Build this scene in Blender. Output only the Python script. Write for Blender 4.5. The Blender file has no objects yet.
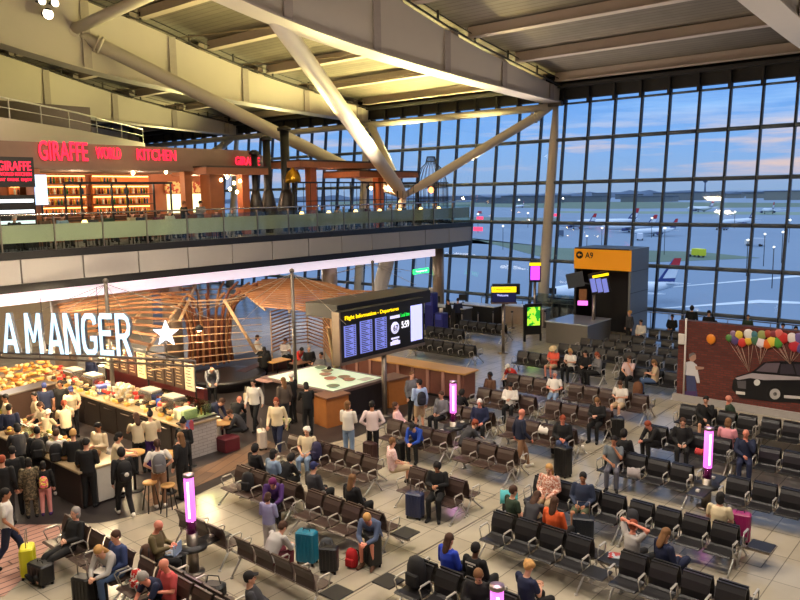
import bpy, bmesh, math, random
from mathutils import Vector, Matrix
R = math.radians
rnd = random.Random(7)
SC = bpy.context.scene
COL = SC.collection

# ------------------------------------------------------------------ camera
F_PX, PITCH, YAW, ROLL, H = 755.76, 0.138889, 0.710533, -0.0160759, 7.6
_fw = Vector((math.cos(PITCH)*math.cos(YAW), math.cos(PITCH)*math.sin(YAW), -math.sin(PITCH)))
_r = _fw.cross(Vector((0, 0, 1))).normalized(); _u = _r.cross(_fw)
_r2 = _r*math.cos(ROLL) + _u*math.sin(ROLL); _u2 = -_r*math.sin(ROLL) + _u*math.cos(ROLL)
def ray(u, v): return _fw*F_PX + _r2*(u-400) - _u2*(v-300)
def at(u, v, z=0.0):
    d = ray(u, v); return Vector((0, 0, H)) + d*((z-H)/d.z)
def atx(u, v, x):
    d = ray(u, v); return Vector((0, 0, H)) + d*(x/d.x)
def aty(u, v, y):
    d = ray(u, v); return Vector((0, 0, H)) + d*(y/d.y)
cam = bpy.data.cameras.new('camera'); cam.sensor_width = 36; cam.lens = F_PX/800*36; cam.clip_end = 20000; cam.clip_start = .1
co = bpy.data.objects.new('camera', cam); COL.objects.link(co); SC.camera = co
co.matrix_world = Matrix.Translation((0, 0, H)) @ Matrix(((_r2.x, _u2.x, -_fw.x), (_r2.y, _u2.y, -_fw.y), (_r2.z, _u2.z, -_fw.z))).to_4x4()

# ------------------------------------------------------------------ materials
def lin(c): return tuple((v/255/12.92 if v <= 10.3 else ((v/255+.055)/1.055)**2.4) for v in c)
MATS = {}
def M(rgb, rough=.6, metal=0., emit=0., var=.10, scale=6., name=None, spec=.5, trans=0.):
    key = (rgb, rough, metal, emit, var, scale, trans)
    if key in MATS: return MATS[key]
    m = bpy.data.materials.new(name or 'm_%02x%02x%02x' % tuple(int(c) for c in rgb)); m.use_nodes = True
    nt = m.node_tree; b = nt.nodes['Principled BSDF']; c = lin(rgb)
    b.inputs['Roughness'].default_value = rough; b.inputs['Metallic'].default_value = metal
    b.inputs['Specular IOR Level'].default_value = spec
    if var > 0:
        tc = nt.nodes.new('ShaderNodeTexCoord'); n = nt.nodes.new('ShaderNodeTexNoise'); n.inputs['Scale'].default_value = scale
        n.inputs['Detail'].default_value = 3
        mx = nt.nodes.new('ShaderNodeMix'); mx.data_type = 'RGBA'
        mx.inputs[6].default_value = tuple(v*(1-var) for v in c)+(1,); mx.inputs[7].default_value = tuple(min(1, v*(1+var)) for v in c)+(1,)
        nt.links.new(tc.outputs['Object'], n.inputs['Vector']); nt.links.new(n.outputs['Fac'], mx.inputs[0]); nt.links.new(mx.outputs[2], b.inputs['Base Color'])
    else: b.inputs['Base Color'].default_value = c+(1,)
    if emit:
        b.inputs['Emission Color'].default_value = c+(1,); b.inputs['Emission Strength'].default_value = emit
    MATS[key] = m; return m
def spots(name, a, bcol, scale=14., th=.55, rough=.8):
    m = bpy.data.materials.new(name); m.use_nodes = True; nt = m.node_tree; b = nt.nodes['Principled BSDF']; b.inputs['Roughness'].default_value = rough
    tc = nt.nodes.new('ShaderNodeTexCoord'); n = nt.nodes.new('ShaderNodeTexNoise'); n.inputs['Scale'].default_value = scale
    r = nt.nodes.new('ShaderNodeValToRGB'); r.color_ramp.interpolation = 'CONSTANT'; r.color_ramp.elements[0].color = lin(a)+(1,)
    r.color_ramp.elements[1].color = lin(bcol)+(1,); r.color_ramp.elements[1].position = th
    nt.links.new(tc.outputs['Object'], n.inputs['Vector']); nt.links.new(n.outputs['Fac'], r.inputs[0]); nt.links.new(r.outputs[0], b.inputs['Base Color']); return m
def tiles(name, c1, c2, mortar, w, h, ms, rough, offset=0., bump=0., coord='Object', rot=None, bias=0., yz=False):
    m = bpy.data.materials.new(name); m.use_nodes = True; nt = m.node_tree; b = nt.nodes['Principled BSDF']; b.inputs['Roughness'].default_value = rough
    tc = nt.nodes.new('ShaderNodeTexCoord'); br = nt.nodes.new('ShaderNodeTexBrick'); mp = nt.nodes.new('ShaderNodeMapping')
    if rot: mp.inputs['Rotation'].default_value = rot
    br.offset = offset; br.inputs['Color1'].default_value = lin(c1)+(1,); br.inputs['Color2'].default_value = lin(c2)+(1,); br.inputs['Mortar'].default_value = lin(mortar)+(1,)
    br.inputs['Scale'].default_value = 1; br.inputs['Brick Width'].default_value = w; br.inputs['Row Height'].default_value = h; br.inputs['Mortar Size'].default_value = ms
    br.inputs['Bias'].default_value = bias
    n = nt.nodes.new('ShaderNodeTexNoise'); n.inputs['Scale'].default_value = 1.3; n.inputs['Detail'].default_value = 6
    mx = nt.nodes.new('ShaderNodeMix'); mx.data_type = 'RGBA'; mx.blend_type = 'MULTIPLY'; mx.inputs[0].default_value = .35
    src = tc.outputs[coord]
    if yz:
        sp_ = nt.nodes.new('ShaderNodeSeparateXYZ'); cb_ = nt.nodes.new('ShaderNodeCombineXYZ'); nt.links.new(src, sp_.inputs[0]); nt.links.new(sp_.outputs[1], cb_.inputs[0]); nt.links.new(sp_.outputs[2], cb_.inputs[1]); src = cb_.outputs[0]
    nt.links.new(src, mp.inputs[0]); nt.links.new(mp.outputs[0], br.inputs['Vector']); nt.links.new(mp.outputs[0], n.inputs['Vector'])
    nt.links.new(br.outputs['Color'], mx.inputs[6]); nt.links.new(n.outputs['Fac'], mx.inputs[7]); nt.links.new(mx.outputs[2], b.inputs['Base Color']); return m
def glass(name, tint, gl, rough=.03):
    m = bpy.data.materials.new(name); m.use_nodes = True; nt = m.node_tree; nt.nodes.clear()
    o = nt.nodes.new('ShaderNodeOutputMaterial'); t = nt.nodes.new('ShaderNodeBsdfTransparent'); g = nt.nodes.new('ShaderNodeBsdfGlossy'); mx = nt.nodes.new('ShaderNodeMixShader')
    fr = nt.nodes.new('ShaderNodeLayerWeight'); fr.inputs[0].default_value = .15; mt = nt.nodes.new('ShaderNodeMath'); mt.operation = 'MULTIPLY_ADD'; mt.inputs[1].default_value = .5; mt.inputs[2].default_value = gl
    nt.links.new(fr.outputs['Fresnel'], mt.inputs[0]); t.inputs[0].default_value = lin(tint)+(1,); g.inputs['Roughness'].default_value = rough
    nt.links.new(mt.outputs[0], mx.inputs[0]); nt.links.new(t.outputs[0], mx.inputs[1]); nt.links.new(g.outputs[0], mx.inputs[2]); nt.links.new(mx.outputs[0], o.inputs[0]); return m

CHROME = M((200, 198, 195), .22, 1., var=.03); STEEL = M((150, 140, 132), .35, .9, var=.05); BLACK = M((16, 16, 18), .5, var=.1); DGREY = M((48, 46, 46), .5)
WHITE = M((214, 208, 200), .6, var=.03); GIRD = M((200, 190, 178), .55, var=.03, scale=1.5); DECK = M((120, 108, 96), .8, var=.12, scale=2.)
WOOD = M((150, 98, 58), .5, var=.25, scale=9); PALEWOOD = M((196, 152, 104), .5, var=.2, scale=8); DWOOD = M((84, 48, 30), .5, var=.25, scale=8)
BROWNL = M((66, 50, 44), .42, var=.1, scale=12); BLACKL = M((32, 31, 33), .42, var=.1, scale=12)
ALU = M((54, 60, 68), .45, .3, var=.03); TUBE = M((104, 112, 120), .45, .3, var=.03)

# ------------------------------------------------------------------ mesh helpers
def mk(name, verts, faces, smooth=False):
    me = bpy.data.meshes.new(name); me.from_pydata([tuple(v) for v in verts], [], faces)
    if smooth: me.polygons.foreach_set('use_smooth', [True]*len(me.polygons))
    me.update(); return me
class B:
    def __init__(s): s.v = []; s.f = []; s.sm = []
    def add(s, vs, fs, smooth=False):
        n = len(s.v); s.v += [Vector(v) for v in vs]; s.f += [tuple(i+n for i in f) for f in fs]; s.sm += [smooth]*len(fs); return s
    def box(s, c, d, rz=0, m=None):
        c = Vector(c); x, y, z = d[0]/2, d[1]/2, d[2]/2
        vs = [Vector((sx*x, sy*y, sz*z)) for sx in (-1, 1) for sy in (-1, 1) for sz in (-1, 1)]
        rm = m if m is not None else Matrix.Rotation(rz, 3, 'Z')
        return s.add([rm @ v + c for v in vs], [(0, 1, 3, 2), (4, 6, 7, 5), (0, 4, 5, 1), (2, 3, 7, 6), (0, 2, 6, 4), (1, 5, 7, 3)])
    def bb(s, a, b):
        a = Vector(a); b = Vector(b); return s.box((a+b)/2, [abs(q) for q in (b-a)])
    def rbox(s, c, d, r=.02, rz=0):   # box with chamfered vertical edges and top
        x, y, z = d[0]/2, d[1]/2, d[2]/2; rm = Matrix.Rotation(rz, 3, 'Z'); c = Vector(c)
        def ring(k, zz):
            o = []
            for sx, sy in ((1, 1), (-1, 1), (-1, -1), (1, -1)):
                pts = [(sx*(x-k), sy*(y-k-r)), (sx*(x-k-r*.3), sy*(y-k-r*.3)), (sx*(x-k-r), sy*(y-k))]
                if sx*sy < 0: pts.reverse()
                o += [rm @ Vector((px, py, zz)) + c for px, py in pts]
            return o
        rs = [ring(r*.6, -z), ring(0, -z+r*.6), ring(0, z-r*.6), ring(r*.6, z)]; n = 12
        fs = [tuple(range(n-1, -1, -1)), tuple(3*n+i for i in range(n))]
        for k in range(3): fs += [(k*n+i, k*n+(i+1) % n, (k+1)*n+(i+1) % n, (k+1)*n+i) for i in range(n)]
        return s.add([v for q in rs for v in q], fs)
    def tube(s, pts, r, seg=8, closed=True):
        pts = [Vector(p) for p in pts]; rr = r if isinstance(r, (list, tuple)) else [r]*len(pts); vs = []; n = len(pts)
        up = Vector((0, 0, 1)); prev = None
        for i, p in enumerate(pts):
            d = (pts[min(i+1, n-1)]-pts[max(i-1, 0)]).normalized()
            if prev is None: a = d.cross(up) if abs(d.dot(up)) < .95 else d.cross(Vector((1, 0, 0)))
            else: a = prev - d*prev.dot(d)
            a.normalize(); prev = a; b = d.cross(a)
            vs += [p+(a*math.cos(2*math.pi*k/seg)+b*math.sin(2*math.pi*k/seg))*rr[i] for k in range(seg)]
        fs = [(i*seg+k, i*seg+(k+1) % seg, (i+1)*seg+(k+1) % seg, (i+1)*seg+k) for i in range(n-1) for k in range(seg)]
        if closed: fs += [tuple(range(seg-1, -1, -1)), tuple((n-1)*seg+k for k in range(seg))]
        return s.add(vs, fs, True)
    def cyl(s, c, r, z0, z1, seg=20, r2=None):
        c = Vector(c); return s.tube([(c.x, c.y, z0), (c.x, c.y, z1)], [r, r2 if r2 is not None else r], seg)
    def lathe(s, c, prof, seg=20):
        c = Vector(c); vs = [c+Vector((r*math.cos(2*math.pi*k/seg), r*math.sin(2*math.pi*k/seg), z)) for r, z in prof for k in range(seg)]
        n = len(prof); fs = [(i*seg+k, i*seg+(k+1) % seg, (i+1)*seg+(k+1) % seg, (i+1)*seg+k) for i in range(n-1) for k in range(seg)]
        fs += [tuple(range(seg-1, -1, -1)), tuple((n-1)*seg+k for k in range(seg))]
        return s.add(vs, fs, True)
    def prism(s, poly, a, b):       # poly: list of Vector3 ; extruded by vector b-a
        off = Vector(b)-Vector(a); n = len(poly); vs = [Vector(p) for p in poly]+[Vector(p)+off for p in poly]
        return s.add(vs, [tuple(range(n-1, -1, -1)), tuple(range(n, 2*n))]+[(i, (i+1) % n, n+(i+1) % n, n+i) for i in range(n)])
    def quad(s, *p): return s.add(p, [tuple(range(len(p)))])
    def ell(s, c, r, seg=12, rings=8, m=None):
        c = Vector(c); vs = []; m = m or Matrix.Identity(3)
        for i in range(1, rings):
            t = math.pi*i/rings
            for k in range(seg):
                a = 2*math.pi*k/seg; vs.append(c+m @ Vector((r[0]*math.sin(t)*math.cos(a), r[1]*math.sin(t)*math.sin(a), r[2]*math.cos(t))))
        vs += [c+m @ Vector((0, 0, r[2])), c+m @ Vector((0, 0, -r[2]))]; T = len(vs)-2
        fs = [(i*seg+k, (i+1)*seg+k, (i+1)*seg+(k+1) % seg, i*seg+(k+1) % seg) for i in range(rings-2) for k in range(seg)]
        fs += [(T, k, (k+1) % seg) for k in range(seg)]+[(T+1, (rings-2)*seg+(k+1) % seg, (rings-2)*seg+k) for k in range(seg)]
        return s.add(vs, fs, True)
    def mesh(s, name='mesh'):
        me = bpy.data.meshes.new(name); me.from_pydata([tuple(v) for v in s.v], [], s.f); me.polygons.foreach_set('use_smooth', s.sm); me.update(); return me
def link(name, me, mat, parent=None, loc=None):
    o = bpy.data.objects.new(name, me); COL.objects.link(o)
    if mat is not None:
        if not me.materials: me.materials.append(mat)
        else:
            o.material_slots[0].link = 'OBJECT'; o.material_slots[0].material = mat
    if parent: o.parent = parent
    if loc is not None: o.location = loc
    return o
def ob(name, b, mat, parent=None, loc=None): return link(name, b.mesh(name), mat, parent, loc)
def tag(o, label=None, cat=None, group=None, kind=None):
    if label: o['label'] = label
    if cat: o['category'] = cat
    if group: o['group'] = group
    if kind: o['kind'] = kind
    return o
def empty(name, loc=(0, 0, 0), rz=0., label=None, cat=None, group=None, kind=None):
    o = bpy.data.objects.new(name, None); COL.objects.link(o); o.location = loc; o.rotation_euler = (0, 0, rz); o.empty_display_size = .1
    return tag(o, label, cat, group, kind)
def struct(name, b, mat, parent=None):
    o = ob(name, b, mat, parent)
    if not parent: o['kind'] = 'structure'
    return o
def dup(root, loc=None, rz=None, label=None, group=None):
    r = root.copy(); COL.objects.link(r)
    if loc is not None: r.location = loc
    if rz is not None: r.rotation_euler = (0, 0, rz)
    if label: r['label'] = label
    if group: r['group'] = group
    for ch in list(root.children):
        c = ch.copy(); COL.objects.link(c); c.parent = r
        for g in list(ch.children):
            d = g.copy(); COL.objects.link(d); d.parent = c
    return r
def text_b(body, w, h, mat_fn, thick=.01, b=None):
    """text as a flat extruded mesh, w wide, h high; mat_fn maps (u 0..w, v 0..h, t 0..thick) to a world point"""
    cu = bpy.data.curves.new('t', 'FONT'); cu.body = body; cu.extrude = .5; cu.offset = .012; cu.resolution_u = 3
    o = bpy.data.objects.new('t', cu); COL.objects.link(o); dg = bpy.context.evaluated_depsgraph_get()
    me = bpy.data.meshes.new_from_object(o.evaluated_get(dg)); COL.objects.unlink(o); bpy.data.objects.remove(o); bpy.data.curves.remove(cu)
    xs = [v.co.x for v in me.vertices]; ys = [v.co.y for v in me.vertices]
    x0, x1, y0, y1 = min(xs), max(xs), min(ys), max(ys); b = b or B()
    b.add([mat_fn((v.co.x-x0)/(x1-x0)*w, (v.co.y-y0)/(y1-y0)*h, (v.co.z+.5)*thick) for v in me.vertices], [tuple(p.vertices) for p in me.polygons])
    bpy.data.meshes.remove(me); return b

# ------------------------------------------------------------------ people
def remesh(b, vox, name, smooth=2):
    me = b.mesh('tmp'); o = bpy.data.objects.new('tmp', me); COL.objects.link(o)
    md = o.modifiers.new('r', 'REMESH'); md.mode = 'VOXEL'; md.voxel_size = vox; md.use_smooth_shade = True
    s = o.modifiers.new('s', 'SMOOTH'); s.factor = .5; s.iterations = smooth
    dg = bpy.context.evaluated_depsgraph_get(); r = bpy.data.meshes.new_from_object(o.evaluated_get(dg))
    COL.objects.unlink(o); bpy.data.objects.remove(o); bpy.data.meshes.remove(me); r.name = name; r.materials.clear()
    r.polygons.foreach_set('use_smooth', [True]*len(r.polygons)); return r
def cap(b, p, q, r0, r1, seg=10):
    p = Vector(p); q = Vector(q); d = (q-p); L = d.length or 1e-4; d = d/L; pts = []; rs = []
    for k in (0, .3, .7): pts.append(p-d*r0*(1-k)); rs.append(max(.002, r0*math.sqrt(max(0, 1-(1-k)**2))))
    pts += [p, p.lerp(q, .5), q]; rs += [r0, (r0+r1)/2*1.03, r1]
    for k in (.3, .7, 1): pts.append(q+d*r1*k); rs.append(max(.002, r1*math.sqrt(max(0, 1-k*k))))
    b.tube(pts, rs, seg)
def torso(b, rings, lat):
    seg = 16; vs = []; n = len(rings)
    for i, (c, a, d) in enumerate(rings):
        c = Vector(c); up = (Vector(rings[min(i+1, n-1)][0])-Vector(rings[max(i-1, 0)][0])).normalized(); l = Vector(lat); l = (l-up*l.dot(up)).normalized(); f = l.cross(up)
        vs += [c+l*(a*math.cos(2*math.pi*k/seg))+f*(d*math.sin(2*math.pi*k/seg)) for k in range(seg)]
    fs = [(i*seg+k, i*seg+(k+1) % seg, (i+1)*seg+(k+1) % seg, (i+1)*seg+k) for i in range(n-1) for k in range(seg)]
    fs += [tuple(range(seg-1, -1, -1)), tuple((n-1)*seg+k for k in range(seg))]; b.add(vs, fs, True)
V = Vector
STAND = dict(pel=(0, 0, .93), wai=(0, 0, 1.08), che=(.01, 0, 1.29), nek=(-.005, 0, 1.47), hed=(.02, 0, 1.62), face=(1, 0, -.12),
             sh=((0, .185, 1.41), (0, -.185, 1.41)), el=((-.03, .245, 1.12), (-.03, -.245, 1.12)), wr=((.06, .25, .88), (.06, -.25, .88)),
             hip=((0, .09, .90), (0, -.09, .90)), kn=((.02, .10, .49), (.02, -.10, .49)), an=((-.02, .11, .09), (-.02, -.11, .09)), toe=((.13, .13, .03), (.13, -.13, .03)))
SIT = dict(pel=(-.02, 0, .52), wai=(-.05, 0, .68), che=(-.06, 0, .89), nek=(-.06, 0, 1.07), hed=(-.02, 0, 1.21), face=(1, 0, -.2),
           sh=((-.06, .185, 1.01), (-.06, -.185, 1.01)), el=((-.02, .25, .74), (-.02, -.25, .74)), wr=((.2, .1, .64), (.2, -.1, .64)),
           hip=((0, .09, .51), (0, -.09, .51)), kn=((.43, .12, .53), (.43, -.12, .53)), an=((.40, .12, .09), (.40, -.12, .09)), toe=((.54, .15, .03), (.54, -.15, .03)))
def pose(base, **k): d = dict(base); d.update(k); return d
POSES = {
 'stand': STAND,
 'stand_phone': pose(STAND, el=((.02, .24, 1.13), (.02, -.24, 1.13)), wr=((.27, .07, 1.17), (.25, -.06, 1.12)), face=(1, 0, -.55)),
 'stand_turn': pose(STAND, face=(.7, .7, -.1), wr=((.2, .12, 1.05), (.06, -.25, .88)), kn=((.06, .10, .49), (.02, -.10, .49)), an=((.04, .13, .09), (-.04, -.12, .09)), toe=((.17, .19, .03), (.1, -.15, .03))),
 'stand_hips': pose(STAND, el=((-.06, .33, 1.16), (-.06, -.33, 1.16)), wr=((.02, .17, 1.02), (.02, -.17, 1.02))),
 'stand_chin': pose(STAND, el=((.06, .23, 1.14), (.06, -.22, 1.14)), wr=((.16, .05, 1.36), (.19, .06, 1.12)), face=(1, -.3, -.1)),
 'stand_reach': pose(STAND, che=(.05, 0, 1.28), nek=(.06, 0, 1.45), hed=(.11, 0, 1.59), sh=((.05, .185, 1.39), (.05, -.185, 1.39)), el=((.2, .23, 1.16), (.2, -.23, 1.16)), wr=((.42, .16, 1.12), (.42, -.16, 1.12)), face=(1, 0, -.6)),
 'walk': pose(STAND, kn=((.2, .10, .52), (-.06, -.09, .49)), an=((.27, .10, .10), (-.3, -.10, .16)), toe=((.42, .11, .06), (-.17, -.11, .05)), wr=((-.06, .26, .90), (.2, -.24, .92)), el=((-.1, .25, 1.13), (.0, -.25, 1.13)), hed=(.04, 0, 1.61)),
 'bend': pose(STAND, wai=(.05, 0, 1.04), che=(.2, 0, 1.17), nek=(.34, 0, 1.26), hed=(.44, 0, 1.32), sh=((.3, .185, 1.22), (.3, -.185, 1.22)), el=((.38, .22, .98), (.38, -.22, .98)), wr=((.5, .14, .84), (.5, -.14, .84)), face=(.8, 0, -.7)),
 'sit': SIT,
 'sit_phone': pose(SIT, el=((.02, .24, .78), (.02, -.24, .78)), wr=((.25, .07, .82), (.24, -.06, .79)), face=(1, 0, -.75), hed=(.01, 0, 1.2)),
 'sit_lean': pose(SIT, wai=(.03, 0, .67), che=(.14, 0, .83), nek=(.26, 0, .95), hed=(.35, 0, 1.05), sh=((.22, .185, .92), (.22, -.185, .92)), el=((.38, .19, .66), (.38, -.19, .66)), wr=((.55, .07, .62), (.55, -.05, .62)), face=(.8, 0, -.75)),
 'sit_recline': pose(SIT, pel=(.1, 0, .50), wai=(.0, 0, .64), che=(-.08, 0, .84), nek=(-.14, 0, 1.01), hed=(-.12, 0, 1.16), sh=((-.12, .185, .95), (-.12, -.185, .95)), el=((-.02, .26, .7), (-.02, -.26, .7)), wr=((.16, .08, .66), (.16, -.06, .68)),
                hip=((.12, .09, .49), (.12, -.09, .49)), kn=((.54, .1, .47), (.54, -.1, .47)), an=((.86, .09, .12), (.9, -.07, .12)), toe=((.93, .12, .25), (.98, -.1, .25)), face=(1, 0, 0.05)),
 'sit_cross': pose(SIT, kn=((.43, .10, .55), (.42, -.08, .67)), an=((.40, .12, .09), (.50, .14, .40)), toe=((.54, .15, .03), (.62, .2, .34)), wr=((.24, .08, .70), (.24, -.05, .73)), face=(1, .1, -.45)),
 'sit_up_hands': pose(SIT, el=((.0, .33, 1.22), (.0, -.33, 1.22)), wr=((-.1, .1, 1.28), (-.1, -.1, 1.28)), face=(1, 0, .15)),
 'sit_chin': pose(SIT, el=((.12, .2, .80), (.06, -.23, .76)), wr=((.12, .05, 1.03), (.22, -.03, .68)), face=(1, -.15, -.2)),
}
_cache = {}
def limb(p, part, i):
    return [V(q[i]) for q in ((p['sh'], p['el'], p['wr']) if part == 'arm' else (p['hip'], p['kn'], p['an'], p['toe']))]
def spine(p, gx=0.):
    P = [V(p[k]) for k in ('pel', 'wai', 'che', 'nek')]; shm = (V(p['sh'][0])+V(p['sh'][1]))/2; return P, shm
def body_mesh(pn):
    k = ('body', pn)
    if k in _cache: return _cache[k]
    p = POSES[pn]; P, shm = spine(p); b = B(); up = (P[0]-P[1]).normalized()
    torso(b, [(P[0]+up*.10, .10, .09), (P[0], .15, .115), (P[1], .13, .10), (P[2], .155, .115), (shm+V((0, 0, .0)), .14, .09), (P[3]-V((0, 0, .02)), .065, .065)], (0, 1, 0))
    hed = V(p['hed']); f = V(p['face']).normalized(); cap(b, P[3]-V((0, 0, .04)), hed-V((0, 0, .05))-f*.01, .055, .052)
    q = f.to_track_quat('X', 'Z').to_matrix()
    b.ell(hed+q @ V((-.01, 0, .025)), (.095, .076, .095), 14, 10, q); b.ell(hed+q @ V((.022, 0, -.05)), (.062, .054, .062), 12, 8, q)
    b.ell(hed+q @ V((.09, 0, -.015)), (.022, .013, .026), 8, 6, q); b.ell(hed+q @ V((.055, 0, -.095)), (.026, .026, .018), 8, 6, q)
    for s in (1, -1): b.ell(hed+q @ V((-.012, s*.08, -.01)), (.018, .010, .03), 8, 6, q)
    for i, s in ((0, 1), (1, -1)):
        a = limb(p, 'arm', i); cap(b, a[0], a[1], .047, .038); cap(b, a[1], a[2], .038, .026)
        d = (a[2]-a[1]).normalized(); cap(b, a[2], a[2]+d*.06, .026, .03)
        l = limb(p, 'leg', i); cap(b, l[0], l[1], .078, .052); cap(b, l[1], l[2], .05, .036); cap(b, l[2]-V((0, 0, .02)), l[3], .036, .03)
    r = remesh(b, .016, 'body')
    bx = B()
    for i, s in ((0, 1), (1, -1)):   # hands: four unequal bent fingers and a thumb rooted in the palm
        a = limb(p, 'arm', i); d = (a[2]-a[1]).normalized(); side = d.cross(V((0, 0, 1)));
        side = side.normalized() if side.length > .2 else V((1, 0, 0)); nrm = side.cross(d).normalized()
        if nrm.z > 0: nrm = -nrm
        for j, (o, L) in enumerate(((-.03, .066), (-.01, .076), (.011, .07), (.03, .054))):
            b0 = a[2]+d*.055+side*o; b1 = b0+d*L*.55+nrm*.008; b2 = b1+d*L*.35+nrm*.03; cap(bx, b0, b1, .0105, .0095, 6); cap(bx, b1, b2, .0095, .008, 6)
        inner = -1 if side.dot(V((0, -s, 0))) < 0 else 1
        t0 = a[2]+d*.015+side*.02*inner; t1 = t0+d*.035+side*.035*inner; t2 = t1+d*.03+nrm*.012; cap(bx, t0, t1, .013, .011, 6); cap(bx, t1, t2, .011, .009, 6)
    ey = B()
    for s in (1, -1): ey.ell(hed+q @ V((.082, s*.03, .012)), (.009, .012, .008), 8, 6, q)
    ey.ell(hed+q @ V((.078, 0, -.055)), (.008, .024, .006), 8, 6, q)
    vs = [v.co for v in r.vertices]+bx.v+ey.v; fs = [tuple(pl.vertices) for pl in r.polygons]; n = len(r.vertices); fs += [tuple(i+n for i in x) for x in bx.f]
    nf = len(fs); n += len(bx.v); fs += [tuple(i+n for i in x) for x in ey.f]
    me = mk('body', vs, fs, True); me.polygons.foreach_set('material_index', [0]*nf+[1]*(len(fs)-nf)); me.update()
    _cache[k] = me; return me
def top_mesh(pn, kind):
    k = ('top', pn, kind)
    if k in _cache: return _cache[k]
    p = POSES[pn]; P, shm = spine(p); b = B(); up = (P[0]-P[1]).normalized(); t = .012 if kind == 'short' else .022
    low = P[0]+up*.03; rings = [(low, .165+t, .125+t), (P[1], .145+t, .115+t), (P[2], .165+t, .125+t), (shm+V((0, 0, .0)), .155+t, .095+t*.6), (P[3]-V((0, 0, .015)), .07, .07)]
    if kind == 'coat': rings = [(low+V((0, 0, -.34)), .20, .16), (low+V((0, 0, -.1)), .19, .15)]+rings
    torso(b, rings, (0, 1, 0))
    for i in (0, 1):
        a = limb(p, 'arm', i)
        if kind == 'short': cap(b, a[0], a[0].lerp(a[1], .62), .066, .062)
        else:
            cap(b, a[0], a[1], .068, .056); cap(b, a[1], a[1].lerp(a[2], .93), .055, .042)
    _cache[k] = remesh(b, .018, 'top'); return _cache[k]
def bottom_mesh(pn, kind):
    k = ('bot', pn, kind)
    if k in _cache: return _cache[k]
    p = POSES[pn]; P, shm = spine(p); b = B(); up = (P[0]-P[1]).normalized()
    torso(b, [(P[0]+up*.11, .13, .11), (P[0]+up*.03, .172, .132), (P[0], .172, .134), (P[0].lerp(P[1], .6), .15, .12)], (0, 1, 0))
    for i in (0, 1):
        l = limb(p, 'leg', i)
        if kind == 'shorts': cap(b, l[0], l[0].lerp(l[1], .8), .098, .086)
        else: cap(b, l[0], l[1], .098, .074); cap(b, l[1], l[2].lerp(l[1], .06), .072, .058)
    if kind == 'skirt':
        l0, l1 = limb(p, 'leg', 0), limb(p, 'leg', 1); cap(b, (l0[0]+l1[0])/2, (l0[1]+l1[1])/2, .14, .12)
    _cache[k] = remesh(b, .02, 'bottom'); return _cache[k]
def shoe_mesh(pn, i):
    k = ('shoe', pn, i)
    if k in _cache: return _cache[k]
    l = limb(POSES[pn], 'leg', i); a, t = l[2], l[3]; d = (t-a); d = (t+V((0, 0, .03))-(a-V((0, 0, .045)))); b = B(); heel = a-V((0, 0, .04))-V((d.x, d.y, 0)).normalized()*.035
    cap(b, heel, t+V((0, 0, .012)), .048, .042); cap(b, heel+V((0, 0, .01)), a+V((0, 0, .01)), .048, .046)
    _cache[k] = remesh(b, .016, 'shoe'); return _cache[k]
def hair_mesh(kind):
    k = ('hair', kind)
    if k in _cache: return _cache[k]
    b = B()
    if kind == 'straw_hat': b.lathe((0, 0, 0), [(.165, .05), (.165, .057), (.1, .065), (.095, .12), (.07, .15), (.001, .152)], 20); me = b.mesh('hat')
    else:
        b.ell((-.022, 0, .042), (.1, .087, .094), 14, 10); b.ell((-.045, 0, 0), (.07, .082, .07), 12, 8)
        if kind == 'long': b.ell((-.065, 0, -.08), (.05, .088, .15), 12, 10); b.ell((-.08, 0, -.17), (.045, .08, .12), 12, 8)
        if kind == 'bob': b.ell((-.04, 0, -.04), (.072, .095, .1), 12, 8)
        if kind == 'bun': b.ell((-.08, 0, .13), (.045, .045, .042), 10, 8)
        if kind == 'pony': cap(b, (-.1, 0, .06), (-.15, 0, -.13), .032, .02)
        if kind == 'cap': b.box((.1, 0, .06), (.1, .12, .015))
        if kind == 'hood': b.ell((-.03, 0, .0), (.105, .1, .125), 14, 10)
        if kind == 'curly': [b.ell((-.03+.07*math.cos(t), .075*math.sin(t), .04+.03*math.sin(3*t)), (.04, .04, .045), 8, 6) for t in [x*.63 for x in range(2, 9)]]
        me = remesh(b, .012, 'hair', 1)
    _cache[k] = me; return me
EYE = M((38, 26, 22), .4)
SK = {'w': (214, 160, 132), 'p': (226, 172, 148), 't': (176, 120, 88), 'd': (92, 60, 44), 'r': (220, 140, 116)}
HC = {'bk': (22, 18, 18), 'br': (70, 44, 28), 'lb': (120, 84, 50), 'bl': (196, 150, 88), 'gy': (150, 144, 138), 'wh': (225, 220, 210), 'rd': (140, 62, 34), 'pu': (110, 30, 90), 'nv': (34, 42, 90), 'st': (220, 196, 150)}
C = dict(navy=(28, 36, 66), black=(18, 18, 20), white=(222, 216, 206), cream=(226, 208, 172), grey=(112, 112, 116), dgrey=(58, 58, 62), jeans=(70, 92, 130), ljeans=(120, 142, 172), dblue=(32, 50, 110), blue=(30, 70, 170),
         red=(196, 48, 40), coral=(226, 92, 70), olive=(96, 84, 52), green=(44, 62, 46), khaki=(176, 152, 118), pink=(226, 150, 160), lilac=(150, 150, 186), purple=(72, 40, 104), brown=(92, 62, 44), beige=(196, 172, 140), orange=(220, 92, 40),
         lblue=(150, 172, 206), denim=(128, 150, 176), tan=(150, 112, 84), pinkt=(232, 190, 188), lime=(170, 210, 60), maroon=(96, 30, 44), teal=(80, 170, 176), lgrey=(180, 176, 172))
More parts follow.
